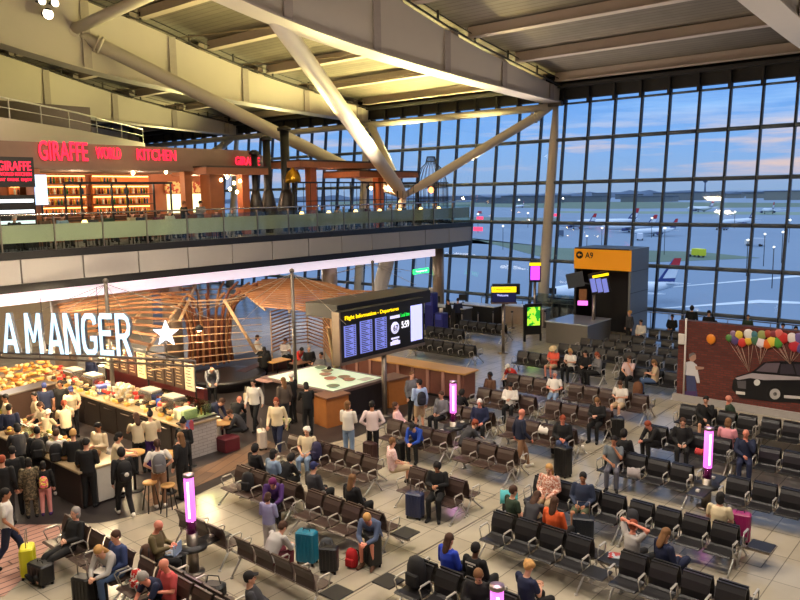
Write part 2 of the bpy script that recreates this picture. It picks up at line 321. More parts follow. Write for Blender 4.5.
def person(pn, loc, head, label, skin='w', hair='short', hc='br', top=('long', 'black'), bot=('trousers', 'black'), shoes='black', s=1.0, group=None, extra=None):
    pr = empty('person', loc, R(head), label, 'person', group); pr.scale = (s, s, s)
    me = body_mesh(pn); o = bpy.data.objects.new('body', me); COL.objects.link(o); o.parent = pr
    sm = M(SK[skin], .5, var=.04)
    if not me.materials: me.materials.append(sm); me.materials.append(EYE)
    o.material_slots[0].link = 'OBJECT'; o.material_slots[0].material = sm
    def mt(c): return c if isinstance(c, bpy.types.Material) else M(C[c] if isinstance(c, str) else c, .85, var=.12, scale=5)
    names = {'long': 'long_sleeved_top', 'short': 'short_sleeved_top', 'coat': 'coat'}
    link(names[top[0]], top_mesh(pn, top[0]), mt(top[1]), pr); link(bot[0], bottom_mesh(pn, bot[0]), mt(bot[1]), pr)
    for i in (0, 1): link('shoe', shoe_mesh(pn, i), mt(shoes), pr)
    if hair != 'bald':
        q = V(POSES[pn]['face']).normalized().to_track_quat('X', 'Z')
        h = link({'straw_hat': 'straw_hat', 'cap': 'cap', 'hood': 'hood'}.get(hair, 'hair'), hair_mesh(hair), M(HC[hc], .8, var=.2, scale=30), pr, V(POSES[pn]['hed'])); h.rotation_mode = 'QUATERNION'; h.rotation_quaternion = q
    return pr

# ------------------------------------------------------------------ setting: floor, roof, facade, mezzanine
FLOOR = tiles('terminal_tiles', (192, 182, 162), (180, 170, 150), (132, 124, 110), 1.17, .6, .01, .2)
b = B(); b.bb((-14, -14, -.3), (40.6, 72, 0)); struct('floor', b, FLOOR)
b = B(); b.bb((-13, 9.665, 0.001), (40, 9.70, .004)); struct('trim_1', b, M((96, 86, 74), .4))
KF = tiles('kiosk_floor', (60, 54, 54), (52, 46, 46), (40, 36, 36), 1.2, .3, .006, .4, .5)
b = B(); pts = [(-6, 18)]+[tuple(at(u, v)[:2]) for u, v in ((-60, 531), (50, 524), (100, 523), (142, 514), (172, 507), (232, 478), (290, 451), (330, 443), (356, 437), (388, 423), (430, 407), (472, 396))]+[(24.2, 17), (23.4, 27.5), (23.4, 29.5), (-6, 29.5)]
b.prism([V((x, y, .001)) for x, y in pts], (0, 0, 0), (0, 0, .004)); struct('floor_kiosk', b, KF)
STR = tiles('deck_boards', (196, 150, 136), (180, 134, 120), (96, 66, 60), 3., .22, .02, .5, .5, rot=(0, 0, 0))
b = B(); b.prism([V((x, y, .006)) for x, y in [tuple(at(u, v)[:2]) for u, v in ((-40, 606), (5, 596), (24, 578), (66, 526), (20, 524.5), (-60, 532))]], (0, 0, 0), (0, 0, .004)); struct('trim_2', b, STR)
b = B(); b.prism([V((x, y, .006)) for x, y in [tuple(at(u, v)[:2]) for u, v in ((150, 507), (232, 471), (280, 446), (262, 438), (215, 462), (140, 488))]], (0, 0, 0), (0, 0, .003)); struct('trim_3', b, tiles('walk_boards', (140, 108, 84), (96, 80, 70), (60, 50, 44), 1.6, .3, .01, .4, .4, rot=(0, 0, R(-23))))
hatch = B()
for x, y, w, d in [(14.9, 10.15, .5, .5), (15.6, 3.9, 1.2, .8)]:
    for a, c in (((x, y), (x+w, y+.02)), ((x, y+d), (x+w, y+d+.02)), ((x, y), (x+.02, y+d)), ((x+w, y), (x+w+.02, y+d+.02))): hatch.bb(a+(.0045,), c+(.0055,))
struct('trim_4', hatch, M((70, 62, 54), .5))
PW = M((150, 140, 128), .8)
b = B(); b.bb((-14.3, -14, 0), (-14, 72, 22)); struct('wall_back', b, PW)
b = B(); b.bb((-14, -14.3, 0), (42.5, -14, 22)); struct('wall_right', b, PW)
b = B(); b.bb((-14, 72, 0), (42.5, 72.3, 22)); struct('wall_left', b, PW)

def interp(T, x):
    for (x0, z0), (x1, z1) in zip(T, T[1:]):
        if x0 <= x <= x1: return z0+(z1-z0)*(x-x0)/(x1-x0)
    return T[0][1] if x < T[0][0] else T[-1][1]
TOPP = [(-14, 20.6), (-4, 20.8), (6, 20.2), (14, 19.0), (20, 17.55), (24, 16.75), (27, 15.95), (31.5, 15.0), (37, 14.2), (41, 13.65), (42.6, 13.5)]
BOTP = [(-14, 17.6), (-4, 17.7), (5, 16.9), (12, 15.7), (17.6, 14.6), (20.4, 14.15), (23, 13.87), (26.5, 13.58), (32, 13.25), (38, 13.0), (41, 12.88), (42.6, 12.85)]
xs = [-14+i*1.0 for i in range(57)]
def smooth(T, x): return sum(interp(T, x+d) for d in (-1.5, -.75, 0, .75, 1.5))/5
b = B(); n = len(xs)
vs = [V((x, y, smooth(TOPP, x)+.75)) for y in (-14, 72) for x in xs]+[V((x, y, smooth(TOPP, x)+1.1)) for y in (-14, 72) for x in xs]
fs = [(i, n+i, n+i+1, i+1) for i in range(n-1)]+[(2*n+i, 2*n+i+1, 3*n+i+1, 3*n+i) for i in range(n-1)]+[(0, 2*n, 3*n, n), (n-1, 2*n-1, 4*n-1, 3*n-1)]+[(i, i+1, 2*n+i+1, 2*n+i) for i in range(n-1)]+[(n+i, 3*n+i, 3*n+i+1, n+i+1) for i in range(n-1)]
b.add(vs, fs, True); dk = tiles('roof_deck', (136, 125, 112), (128, 118, 104), (100, 92, 80), .32, 40, .02, .8); struct('ceiling', b, dk)
GY = [7.6-15.4, 7.6, 23.0, 38.4, 53.8, 69.2]
xg = [-14+i*1.0 for i in range(56)]
for gi, gy in enumerate(GY):
    b = B(); w = .42; m = len(xg)
    prof = []
    for x in xg:
        t, bo = smooth(TOPP, x), smooth(BOTP, x); prof.append([V((x, gy-w, t)), V((x, gy+w, t)), V((x, gy+w*.8, bo)), V((x, gy-w*.8, bo))])
    vs = [p for q in prof for p in q]; fs = [(4*i+k, 4*i+(k+1) % 4, 4*i+4+(k+1) % 4, 4*i+4+k) for i in range(m-1) for k in range(4)]+[(0, 1, 2, 3), (4*m-1, 4*m-2, 4*m-3, 4*m-4)]
    b.add(vs, fs, False); g = struct('roof_girder', b, GIRD)
    fl = B(); vs = []
    for x in xg:
        bo = smooth(BOTP, x)
        vs += [V((x, gy-w-.12, bo)), V((x, gy+w+.12, bo)), V((x, gy+w+.12, bo-.07)), V((x, gy-w-.12, bo-.07))]
    fl.add(vs, fs); ob('bottom_flange', fl, GIRD, g)
    st = B()
    for x in range(-10, 41, 5):
        t, bo = smooth(TOPP, x), smooth(BOTP, x)
        for s in (-1, 1): st.bb((x-.22, gy+s*(w-.01), bo), (x+.22, gy+s*(w+.05), t))
    ob('stiffener', st, M((170, 158, 150), .6), g)
    for s in (-1, 1):
        cb = B(); cb.tube([(x, gy+s*(w+.22), smooth(TOPP, x)+.05) for x in xg], .05, 6); cb.tube([(x, gy+s*(w+.22), smooth(TOPP, x)+.38) for x in xg], .025, 6)
        for x in range(-13, 41, 3): cb.bb((x-.05, gy+s*(w+.22)-.03, smooth(TOPP, x)), (x+.05, gy+s*(w+.22)+.03, smooth(TOPP, x)+.5))
        ob('cable_rail', cb, M((46, 40, 36), .6), g)
for k in range(12):
    x = 40.6-4.35*k; z = smooth(TOPP, x); b = B()
    for y0, y1 in zip(GY, GY[1:]): b.bb((x-.2, y0+.42, z+.3), (x+.2, y1-.42, z+.74)); b.bb((x-.27, y0+.42, z+.25), (x+.27, y1-.42, z+.3))
    struct('roof_purlin', b, M((176, 160, 148), .6, var=.03))
# long tie rods and lattice bracing under the deck
b = B()
for y0 in (23.0, 38.4):
    for x in (25.4, 29.7, 34): b.tube([(x, y0+.5, smooth(TOPP, x)+.1), (x+1.2, y0+7.7, smooth(TOPP, x)-.15), (x, y0+14.9, smooth(TOPP, x)+.1)], .035, 6)
struct('roof_tie_rod', b, M((150, 130, 110), .5))
# tree struts between floor node and roof girders
def strut(name, a, c, r, mat=GIRD, fl=True):
    b = B(); a = V(a); c = V(c); d = (c-a).normalized(); b.tube([a, a+d*.5, a+d*1.4, c-d*1.4, c-d*.5, c], [r*.6, r*.7, r, r]+([r*.62, r*.4] if fl else [r*.95, r*.9]), 20); o = struct(name, b, mat)
    if not fl: return o
    f = B(); f.tube([c-d*1.45, c-d*1.3], [r*1.25, r*1.25], 20); f.tube([c-d*1.22, c-d*1.12], [r*1.2, r*1.2], 20); ob('flange', f, M((210, 200, 188), .5), o)
    for q in range(10):
        pass
    return o
for ny in (30.7, 61.5, -.1):
    node = (36.2, ny, 7.5)
    strut('roof_strut', node, (19.5, ny+7.6, 16.0), .36); strut('roof_strut', node, (19.4, ny-7.6, 14.75), .38, fl=False)
    strut('roof_strut', node, (41.3, ny-7.6, 12.7), .27); strut('roof_strut', node, (41.3, ny+7.6, 13.0), .27)
    strut('roof_leg', (33.0, ny, 0), node, .45)
    for yy in (ny+7.6,):
        b = B(); b.tube([(19.4, yy, 16.05), (20.0, yy-2.2, 16.5), (21.3, yy-5.6, 17.4)], [.26, .3, .26], 14); struct('roof_strut', b, GIRD)
        b = B(); b.ell((19.45, yy-.05, 16.02), (.45, .35, .4)); struct('strut_casting', b, GIRD)
for gy in GY[1:]:
    b = B(); b.tube([(39.9, gy, 0), (40.1, gy, 2.2), (41.1, gy, 10.6), (41.3, gy, 12.7)], [.36, .33, .27, .16], 20); struct('facade_column', b, GIRD)
    b = B(); b.box((41.3, gy, 13.1), (.5, .5, .7)); b.box((41.0, gy, 12.75), (.25, 1.2, .25)); b.tube([(41.6, gy-.5, 12.9), (41.6, gy+.5, 12.9)], .12); struct('facade_bracket', b, M((96, 90, 84), .5))

# facade
FG = glass('facade_glass', (226, 236, 240), .035); K = .114; X0 = 40.0
def fx(z): return X0+K*z
MUL = 1.572; YM = [9.85+MUL*k for k in range(-15, 40)]
TR = [0.05, 1.15, 3.5, 5.76, 8.15, 10.65, 12.75, 13.5]
mull_b = B(); mull_b.prism([V((fx(-.1)-.09, -.055, -.1)), V((fx(-.1)+.13, -.055, -.1)), V((fx(13.9)+.13, -.055, 13.9)), V((fx(13.9)-.09, -.055, 13.9))], (0, 0, 0), (0, .11, 0)); MME = mull_b.mesh('mullion'); MME.materials.append(ALU)
tr_b = B()
for z in TR:
    big = z in (1.15, 3.5, 5.76, 8.15, 10.65); r = .11 if big else .05
    tr_b.tube([(fx(z)-.14, .05, z), (fx(z)-.14, MUL-.05, z)], r, 8)
    tr_b.bb((fx(z)-.06, .05, z-.05), (fx(z)+.06, MUL-.05, z+.05))
TME = tr_b.mesh('transom'); TME.materials.append(TUBE)
for i, y in enumerate(YM[:-1]):
    e = empty('window_%d' % (i+1), (0, y, 0), kind='structure')
    g = B(); g.quad((fx(0)+.1, .05, 0), (fx(0)+.1, MUL-.05, 0), (fx(13.6)+.1, MUL-.05, 13.6), (fx(13.6)+.1, .05, 13.6)); gm = _cache.setdefault('glassme', g.mesh('glass')); link('glass', gm, FG, e) if not gm.materials else link('glass', gm, gm.materials[0], e)
    for nm, me in (('mullion', MME), ('transom', TME)): o = bpy.data.objects.new(nm, me); COL.objects.link(o); o.parent = e
# head of the facade: louvre boxes and eaves beam
b = B()
for y in YM: b.box((fx(13.1)-.2, y, 13.2), (.4, .14, 1.0))
b.bb((41.3, YM[0], 13.0), (41.7, YM[-1], 14.9)); b.bb((40.7, YM[0], 13.62), (41.4, YM[-1], 13.8)); struct('facade_head_louvre', b, M((40, 38, 38), .7))
b = B(); b.tube([(40.9, 23.3, 12.6), (40.9, 71, 12.6)], .22, 12); struct('facade_eaves_tube', b, GIRD)
b = B(); b.bb((39.2, -14, -.3), (40.7, 72, .02)); struct('floor_edge', b, M((90, 88, 86), .5))
rl = B(); rl.tube([(39.3, 8, 1.1), (39.3, 27, 1.1)], .03, 6)
for y in range(8, 28): rl.tube([(39.3, y, 0), (39.3, y, 1.1)], .02, 6)
tag(ob('window_handrail', rl, STEEL), 'thin steel handrail on posts running along the foot of the glass wall', 'handrail')

# outside: apron, grass, hills
AP = bpy.data.materials.new('apron'); AP.use_nodes = True
nt = AP.node_tree; bs = nt.nodes['Principled BSDF']; bs.inputs['Roughness'].default_value = .7; tc = nt.nodes.new('ShaderNodeTexCoord'); nz = nt.nodes.new('ShaderNodeTexNoise'); nz.inputs['Scale'].default_value = .012; nz.inputs['Detail'].default_value = 6
rp = nt.nodes.new('ShaderNodeValToRGB'); rp.color_ramp.elements[0].color = lin((92, 112, 136))+(1,); rp.color_ramp.elements[1].color = lin((122, 140, 160))+(1,)
nt.links.new(tc.outputs['Object'], nz.inputs['Vector']); nt.links.new(nz.outputs['Fac'], rp.inputs[0]); nt.links.new(rp.outputs[0], bs.inputs['Base Color'])
GZ = -14.
b = B(); b.bb((46, -6000, GZ-1), (12000, 9000, GZ)); struct('ground_apron', b, AP)
GR = M((92, 108, 92), .95, var=.25, scale=.05)
def strip(p, m, z=GZ+.02, name='ground_grass'):
    b = B(); b.prism([at(u, v, z) for u, v in p], (0, 0, 0), (0, 0, .05)); return struct(name, b, m)
strip([(330, 236), (470, 238), (560, 262), (660, 262), (760, 258), (700, 252), (560, 248), (330, 226)], GR)
strip([(330, 205), (480, 207), (600, 209), (800, 207), (800, 203), (330, 200)], GR)
strip([(560, 213), (800, 215), (800, 212), (560, 211)], M((120, 136, 118), .95, var=.2, scale=.05))
strip([(200, 218), (420, 220), (560, 222), (560, 218), (200, 214)], M((100, 112, 104), .95, var=.2, scale=.05))
strip([(640, 310), (760, 300), (800, 302), (800, 304), (760, 303)], M((200, 206, 212), .8, var=0), name='ground_marking')
strip([(640, 290), (800, 275), (800, 277)], M((200, 206, 212), .8, var=0), name='ground_marking')
hz = random.Random(3)
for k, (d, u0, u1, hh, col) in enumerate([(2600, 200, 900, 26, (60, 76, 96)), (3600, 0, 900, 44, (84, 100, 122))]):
    b = B(); pts = []; N = 90
    for i in range(N+1):
        u = u0+(u1-u0)*i/N; p = ray(u, 190); p = V((p.x, p.y, 0)).normalized()*d; pts.append((p, hh*.62*(.35+.65*hz.random()*(.5+.5*math.sin(i*.21+k)))))
    vs = []
    for p, h_ in pts:
        q = p.normalized()*120; vs += [V((p.x, p.y, GZ)), V((p.x+q.x*.4, p.y+q.y*.4, GZ+h_)), V((p.x+q.x, p.y+q.y, GZ))]
    b.add(vs, [(3*i+a, 3*i+3+a, 3*i+3+(a+1) % 3, 3*i+(a+1) % 3) for i in range(N) for a in range(3)])
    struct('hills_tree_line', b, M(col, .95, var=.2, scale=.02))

# mezzanine
FP = M((150, 148, 150), .5, var=.03); BAND = M((26, 27, 30), .4)
MX1 = 39.5; MY = 28.0
mz = empty('mezzanine', kind='structure')
b = B(); b.bb((-6, MY+.15, 4.42), (MX1, 44, 5.7)); ob('slab', b, M((96, 92, 90), .7), mz)
b = B(); b.bb((-6, MY-.05, 5.5), (MX1+.1, MY+.2, 5.78)); b.bb((MX1-.02, MY+.2, 5.5), (MX1+.1, 40, 5.78)); ob('top_band', b, BAND, mz)
b = B(); b.bb((-6, MY-.05, 4.32), (MX1+.1, MY+.2, 4.62)); b.bb((MX1-.02, MY+.2, 4.32), (MX1+.1, 40, 4.62)); ob('bottom_band', b, BAND, mz)
px = [0, 12, 66, 113, 156, 196, 232] ; edges = sorted(set([round(aty(u, 262, MY).x, 2) for u in (12, 66, 113, 156, 196, 232)]))
st = edges[1]-edges[0]; x = edges[0]-st*7
while x < MX1:
    b = B(); b.bb((x+.02, MY-.08, 4.63), (min(x+2.30, MX1)-.02, MY+.14, 5.49)); ob('fascia_panel', b, FP, mz); x += 2.32
b = B(); b.bb((MX1-.05, MY+.15, 4.63), (MX1+.13, 40, 5.49)); ob('fascia_panel', b, FP, mz)
b = B(); b.bb((-6, MY+.5, 3.82), (36.5, MY+.6, 4.32)); ob('glowing_downstand', b, M((232, 218, 232), .6, emit=.75, var=0), mz)  # pale downstand face; its lit look is put in as emission
b = B(); b.bb((-6, MY+1.6, 4.3), (MX1-.5, 44, 4.43)); ob('soffit', b, M((196, 190, 184), .7), mz)
BG = glass('balustrade_glass', (226, 236, 232), .06, .05); FR = M((214, 202, 182), .6, var=.04)
x = -6
while x < MX1:
    b = B(); b.bb((x+.02, MY+.02, 5.78), (min(x+1.9, MX1)-.02, MY+.04, 6.9)); ob('glass_panel', b, BG, mz)
    b = B(); b.bb((x+.02, MY+.06, 6.08), (min(x+1.9, MX1)-.02, MY+.08, 6.72)); ob('frosted_band', b, FR, mz)
    b = B(); b.bb((x-.02, MY+.0, 5.78), (x+.02, MY+.1, 7.0)); ob('post', b, STEEL, mz); x += 1.9
b = B(); b.tube([(-6, MY+.03, 7.08), (MX1, MY+.03, 7.08), (MX1, 36, 7.08)], .035, 8); ob('handrail', b, CHROME, mz)
for u, v, w in ((438, 250, .37), (329, 262, .42), (170, 275, .42), (60, 280, .42)):
    p = aty(u, v, 29.2); b = B(); b.lathe((p.x, 29.2, 0), [(w, 0), (w, 4.33)], 24); c_ = struct('column', b, M((156, 136, 120), .35, .4, var=.05))
b = B(); b.bb((8, 40, 0), (24, 40.3, 4.4)); struct('wall_rear_shops', b, M((190, 170, 140), .8))
b = B(); b.bb((-6, 43.8, 5.7), (23, 44, 13)); struct('wall_mezzanine', b, M((120, 108, 96), .8))

# upper parapet above the restaurant
b = B(); pp = [at(-60, 110, 11), at(0, 117, 11), at(80, 130, 11), at(145, 143, 11)]
pp2 = [V((p.x-.2, p.y+1.2, 0)) for p in pp]
for a, c in zip(pp, pp[1:]): b.prism([V((a.x, a.y, 9.6)), V((c.x, c.y, 9.6)), V((c.x-.15, c.y+.3, 9.6)), V((a.x-.15, a.y+.3, 9.6))], (0, 0, 0), (0, 0, 1.4))
up = struct('wall_parapet', b, M((190, 178, 170), .7, var=.03))
r = B(); r.tube([V((p.x, p.y+.2, 11.85)) for p in pp], .04, 8); r.tube([V((p.x, p.y+.2, 11.45)) for p in pp], .02, 6)
for i in range(9):
    t = i/8*3; k = min(2, int(t)); p = pp[k].lerp(pp[k+1], t-k); r.tube([(p.x, p.y+.2, 10.9), (p.x, p.y+.2, 11.85)], .03, 6)
tag(ob('parapet_railing', r, M((200, 196, 188), .5)), 'white metal railing on top of the pale parapet above the restaurant', 'railing')

# ------------------------------------------------------------------ world and lights
W = bpy.data.worlds.new('sky'); SC.world = W; W.use_nodes = True; nt = W.node_tree; bg = nt.nodes['Background']
tc = nt.nodes.new('ShaderNodeTexCoord'); sx = nt.nodes.new('ShaderNodeSeparateXYZ'); nt.links.new(tc.outputs['Generated'], sx.inputs[0])
rp = nt.nodes.new('ShaderNodeValToRGB'); els = rp.color_ramp.elements
for i, (p, c) in enumerate([(0, (112, 130, 158)), (.03, (108, 134, 170)), (.07, (98, 134, 180)), (.14, (80, 122, 180)), (.24, (84, 128, 188)), (.5, (196, 212, 240))]):
    e = els[i] if i < 2 else els.new(p); e.position = p; e.color = lin(c)+(1,)
nt.links.new(sx.outputs['Z'], rp.inputs[0])
mp = nt.nodes.new('ShaderNodeMapping'); mp.inputs['Scale'].default_value = (2.2, 2.2, 26); nt.links.new(tc.outputs['Generated'], mp.inputs[0])
nz = nt.nodes.new('ShaderNodeTexNoise'); nz.inputs['Scale'].default_value = 1.6; nz.inputs['Detail'].default_value = 7; nz.inputs['Roughness'].default_value = .62; nt.links.new(mp.outputs[0], nz.inputs['Vector'])
cr = nt.nodes.new('ShaderNodeValToRGB'); cr.color_ramp.elements[0].position = .50; cr.color_ramp.elements[0].color = (0, 0, 0, 1); cr.color_ramp.elements[1].position = .68; cr.color_ramp.elements[1].color = (1, 1, 1, 1)
nt.links.new(nz.outputs['Fac'], cr.inputs[0])
band = nt.nodes.new('ShaderNodeValToRGB'); be = band.color_ramp.elements; be[0].position = 0.006; be[0].color = (0, 0, 0, 1); be[1].position = .025; be[1].color = (.95, .95, .95, 1); q = be.new(.07); q.color = (1, 1, 1, 1); q = be.new(.105); q.color = (.5, .5, .5, 1); q = be.new(.5); q.color = (.4, .4, .4, 1)
nt.links.new(sx.outputs['Z'], band.inputs[0])
mu = nt.nodes.new('ShaderNodeMath'); mu.operation = 'MULTIPLY'; nt.links.new(cr.outputs[0], mu.inputs[0]); nt.links.new(band.outputs[0], mu.inputs[1])
cc = nt.nodes.new('ShaderNodeValToRGB'); ce = cc.color_ramp.elements; ce[0].position = .02; ce[0].color = lin((176, 150, 146))+(1,); ce[1].position = .07; ce[1].color = lin((186, 160, 150))+(1,); q = ce.new(.1); q.color = lin((136, 164, 196))+(1,)
nt.links.new(sx.outputs['Z'], cc.inputs[0])
mx = nt.nodes.new('ShaderNodeMix'); mx.data_type = 'RGBA'; nt.links.new(mu.outputs[0], mx.inputs[0]); nt.links.new(rp.outputs[0], mx.inputs[6]); nt.links.new(cc.outputs[0], mx.inputs[7])
nt.links.new(mx.outputs[2], bg.inputs[0]); bg.inputs[1].default_value = 1.95
def _a(): pass
def area(loc, rot, sx_, sy_, power, col, name='overhead_fill'):
    l = bpy.data.lights.new(name, 'AREA'); l.shape = 'RECTANGLE'; l.size = sx_; l.size_y = sy_; l.energy = power; l.color = col
    o = bpy.data.objects.new(name, l); COL.objects.link(o); o.location = loc; o.rotation_euler = rot; return o
def spot(loc, target, power, col, ang=90, r=.2, name='upward_spot'):
    l = bpy.data.lights.new(name, 'SPOT'); l.energy = power; l.color = col; l.spot_size = R(ang); l.spot_blend = .8; l.shadow_soft_size = r
    o = bpy.data.objects.new(name, l); COL.objects.link(o); o.location = loc; o.rotation_euler = (V(target)-V(loc)).to_track_quat('-Z', 'Y').to_euler(); return o
def point(loc, power, col, r=.08, name='lamp'):
    l = bpy.data.lights.new(name, 'POINT'); l.energy = power; l.color = col; l.shadow_soft_size = r
    o = bpy.data.objects.new(name, l); COL.objects.link(o); o.location = loc; return o
WARM = (1, .87, .73)
ROOF_FILL = [(37.6, 17.4, 5.0, 30, 14, 900), (27.1, 3, 3.3, 24, 6, 900), (19, 16.9, 4.2, 20, 22, 700), (12.4, 18.5, 4.6, 16, 24, 500), (30, 27.7, 7.2, 28, 20, 500), (16, 27.7, 7.2, 18, 20, 260), (22, 40, 10.5, 24, 44, 300), (38, 24, 9, 33, 16, 500)]  # fill spots added to brighten the roof; no fixtures stand there
for x, y in ((4, 2), (11, 4), (4, 14), (11, 12), (18, 0), (18, 9)): area((x, y, 15.2), (0, 0, 0), 1.6, 1.6, 600, WARM)  # unseen area fills added overhead to light the hall; warmer ones follow
for x, y in ((8, 23.5), (14, 22.5)): area((x, y, 13), (0, 0, 0), 1.4, 1.4, 800, (1, .78, .52))
for x, y in ((12, 33), (20, 34), (29, 33), (35, 33)): area((x, y, 4.25), (0, 0, 0), 2.5, 2.5, 170, (1, .9, .78), 'under_mezzanine_fill')  # fills added to brighten the dark zone under the mezzanine
# yellow-green uplighting of the bay behind the restaurant
for x, y, p in ((39.8, 33.5, 1100), (39.3, 27.5, 1500), (34, 33.5, 500), (31, 26.3, 1000), (26, 27.5, 700), (38, 45.5, 1700), (30, 45, 900), (37, 58, 900), (33.5, 25.2, 900)): spot((x, y, 9.6 if x > 30 else 10.6), (x-5, y, 17), p*(3.2 if x < 37 or y > 40 else 5.5), (1, .86, .33), 140)
for px_, py_, pz_, tx_, ty_, pw_ in ROOF_FILL: spot((px_, py_, pz_), (tx_, ty_, 17), pw_*1.6, (1, .86, .70), 130, .25)
for p in ((38.5, 2, 9), (30, -4, 10)): spot(p, (p[0]-4, p[1]+2, 17), 700, (1, .88, .4), 120)

# ------------------------------------------------------------------ benches
def seat_me():
    b = B(); pr = [(-.04, .47), (-.10, .425), (-.30, .415), (-.46, .44), (-.51, .42), (-.50, .40), (-.30, .385), (-.09, .395), (-.02, .46)]
    b.prism([V((x, -.255, z)) for x, z in pr], (0, 0, 0), (0, .51, 0)); return b.mesh('seat')
def back_me():
    b = B(); pr = [(-.06, .46), (-.075, .60), (-.035, .76), (.025, .865), (.052, .86), (-.005, .75), (-.045, .60), (-.03, .46)]
    b.prism([V((x, -.245, z)) for x, z in pr], (0, 0, 0), (0, .49, 0)); b.box((.037, 0, .86), (.045, .495, .03)); return b.mesh('backrest')
def arm_me():
    b = B(); b.tube([(-.06, 0, .40), (-.09, 0, .60), (-.14, 0, .655), (-.38, 0, .66), (-.44, 0, .63), (-.36, 0, .40)], .012, 6); b.box((-.27, 0, .668), (.26, .04, .018)); return b.mesh('armrest')
def leg_me():
    b = B(); b.tube([(-.14, 0, .38), (-.36, 0, .18), (-.55, 0, .03)], [.026, .022, .018], 6); b.tube([(-.14, 0, .38), (.0, 0, .2), (.12, 0, .03)], [.026, .022, .018], 6); b.box((-.14, 0, .37), (.14, .05, .07))
    for x in (-.56, .13): b.cyl((x, 0, 0), .035, 0, .03, 10)
    return b.mesh('leg')
SM, BM, AM, LM = seat_me(), back_me(), arm_me(), leg_me()
tb = B(); tb.rbox((-.27, 0, .43), (.46, .46, .03), .02); TM = tb.mesh('side_table')
def lk(n, me, mat, par, loc):
    o = link(n, me, mat, par, loc); return o
P_ = .585
PALEMET = M((196, 192, 186), .38, .55, var=.03)
def bench(x, y0, n, face, col, label, tabs='', group=None):
    """y0: end with the larger y; face -1 sits towards -X, +1 towards +X"""
    yc = y0-n*P_/2; e = empty('seat_bench', (x, yc, 0), 0 if face < 0 else math.pi, label, 'bench', group)
    L = BROWNL if col == 'b' else BLACKL; ys = [(-n/2+.5+i)*P_ for i in range(n)]
    for y in ys: lk('seat', SM, L, e, (0, y, 0)); lk('backrest', BM, L, e, (0, y, 0))
    for i in range(n+1): lk('armrest', AM, PALEMET, e, (0, (-n/2+i)*P_, 0))
    for y in ((-n/2)*P_+.04, (n/2)*P_-.04): lk('leg', LM, PALEMET, e, (0, y, 0))
    ext = [(n/2)*P_, (n/2)*P_]
    for s in (-1, 1):
        key = 'r' if s*face > 0 else 'l'     # l: larger y end, r: smaller y end
        if key in tabs: lk('side_table', TM, BLACKL, e, (0, s*((n/2)*P_+.3), 0)); ext[0 if s < 0 else 1] += .5
    b = B(); b.bb((-.17, -ext[0], .35), (-.11, ext[1], .40)); ob('beam', b, STEEL, e); return e
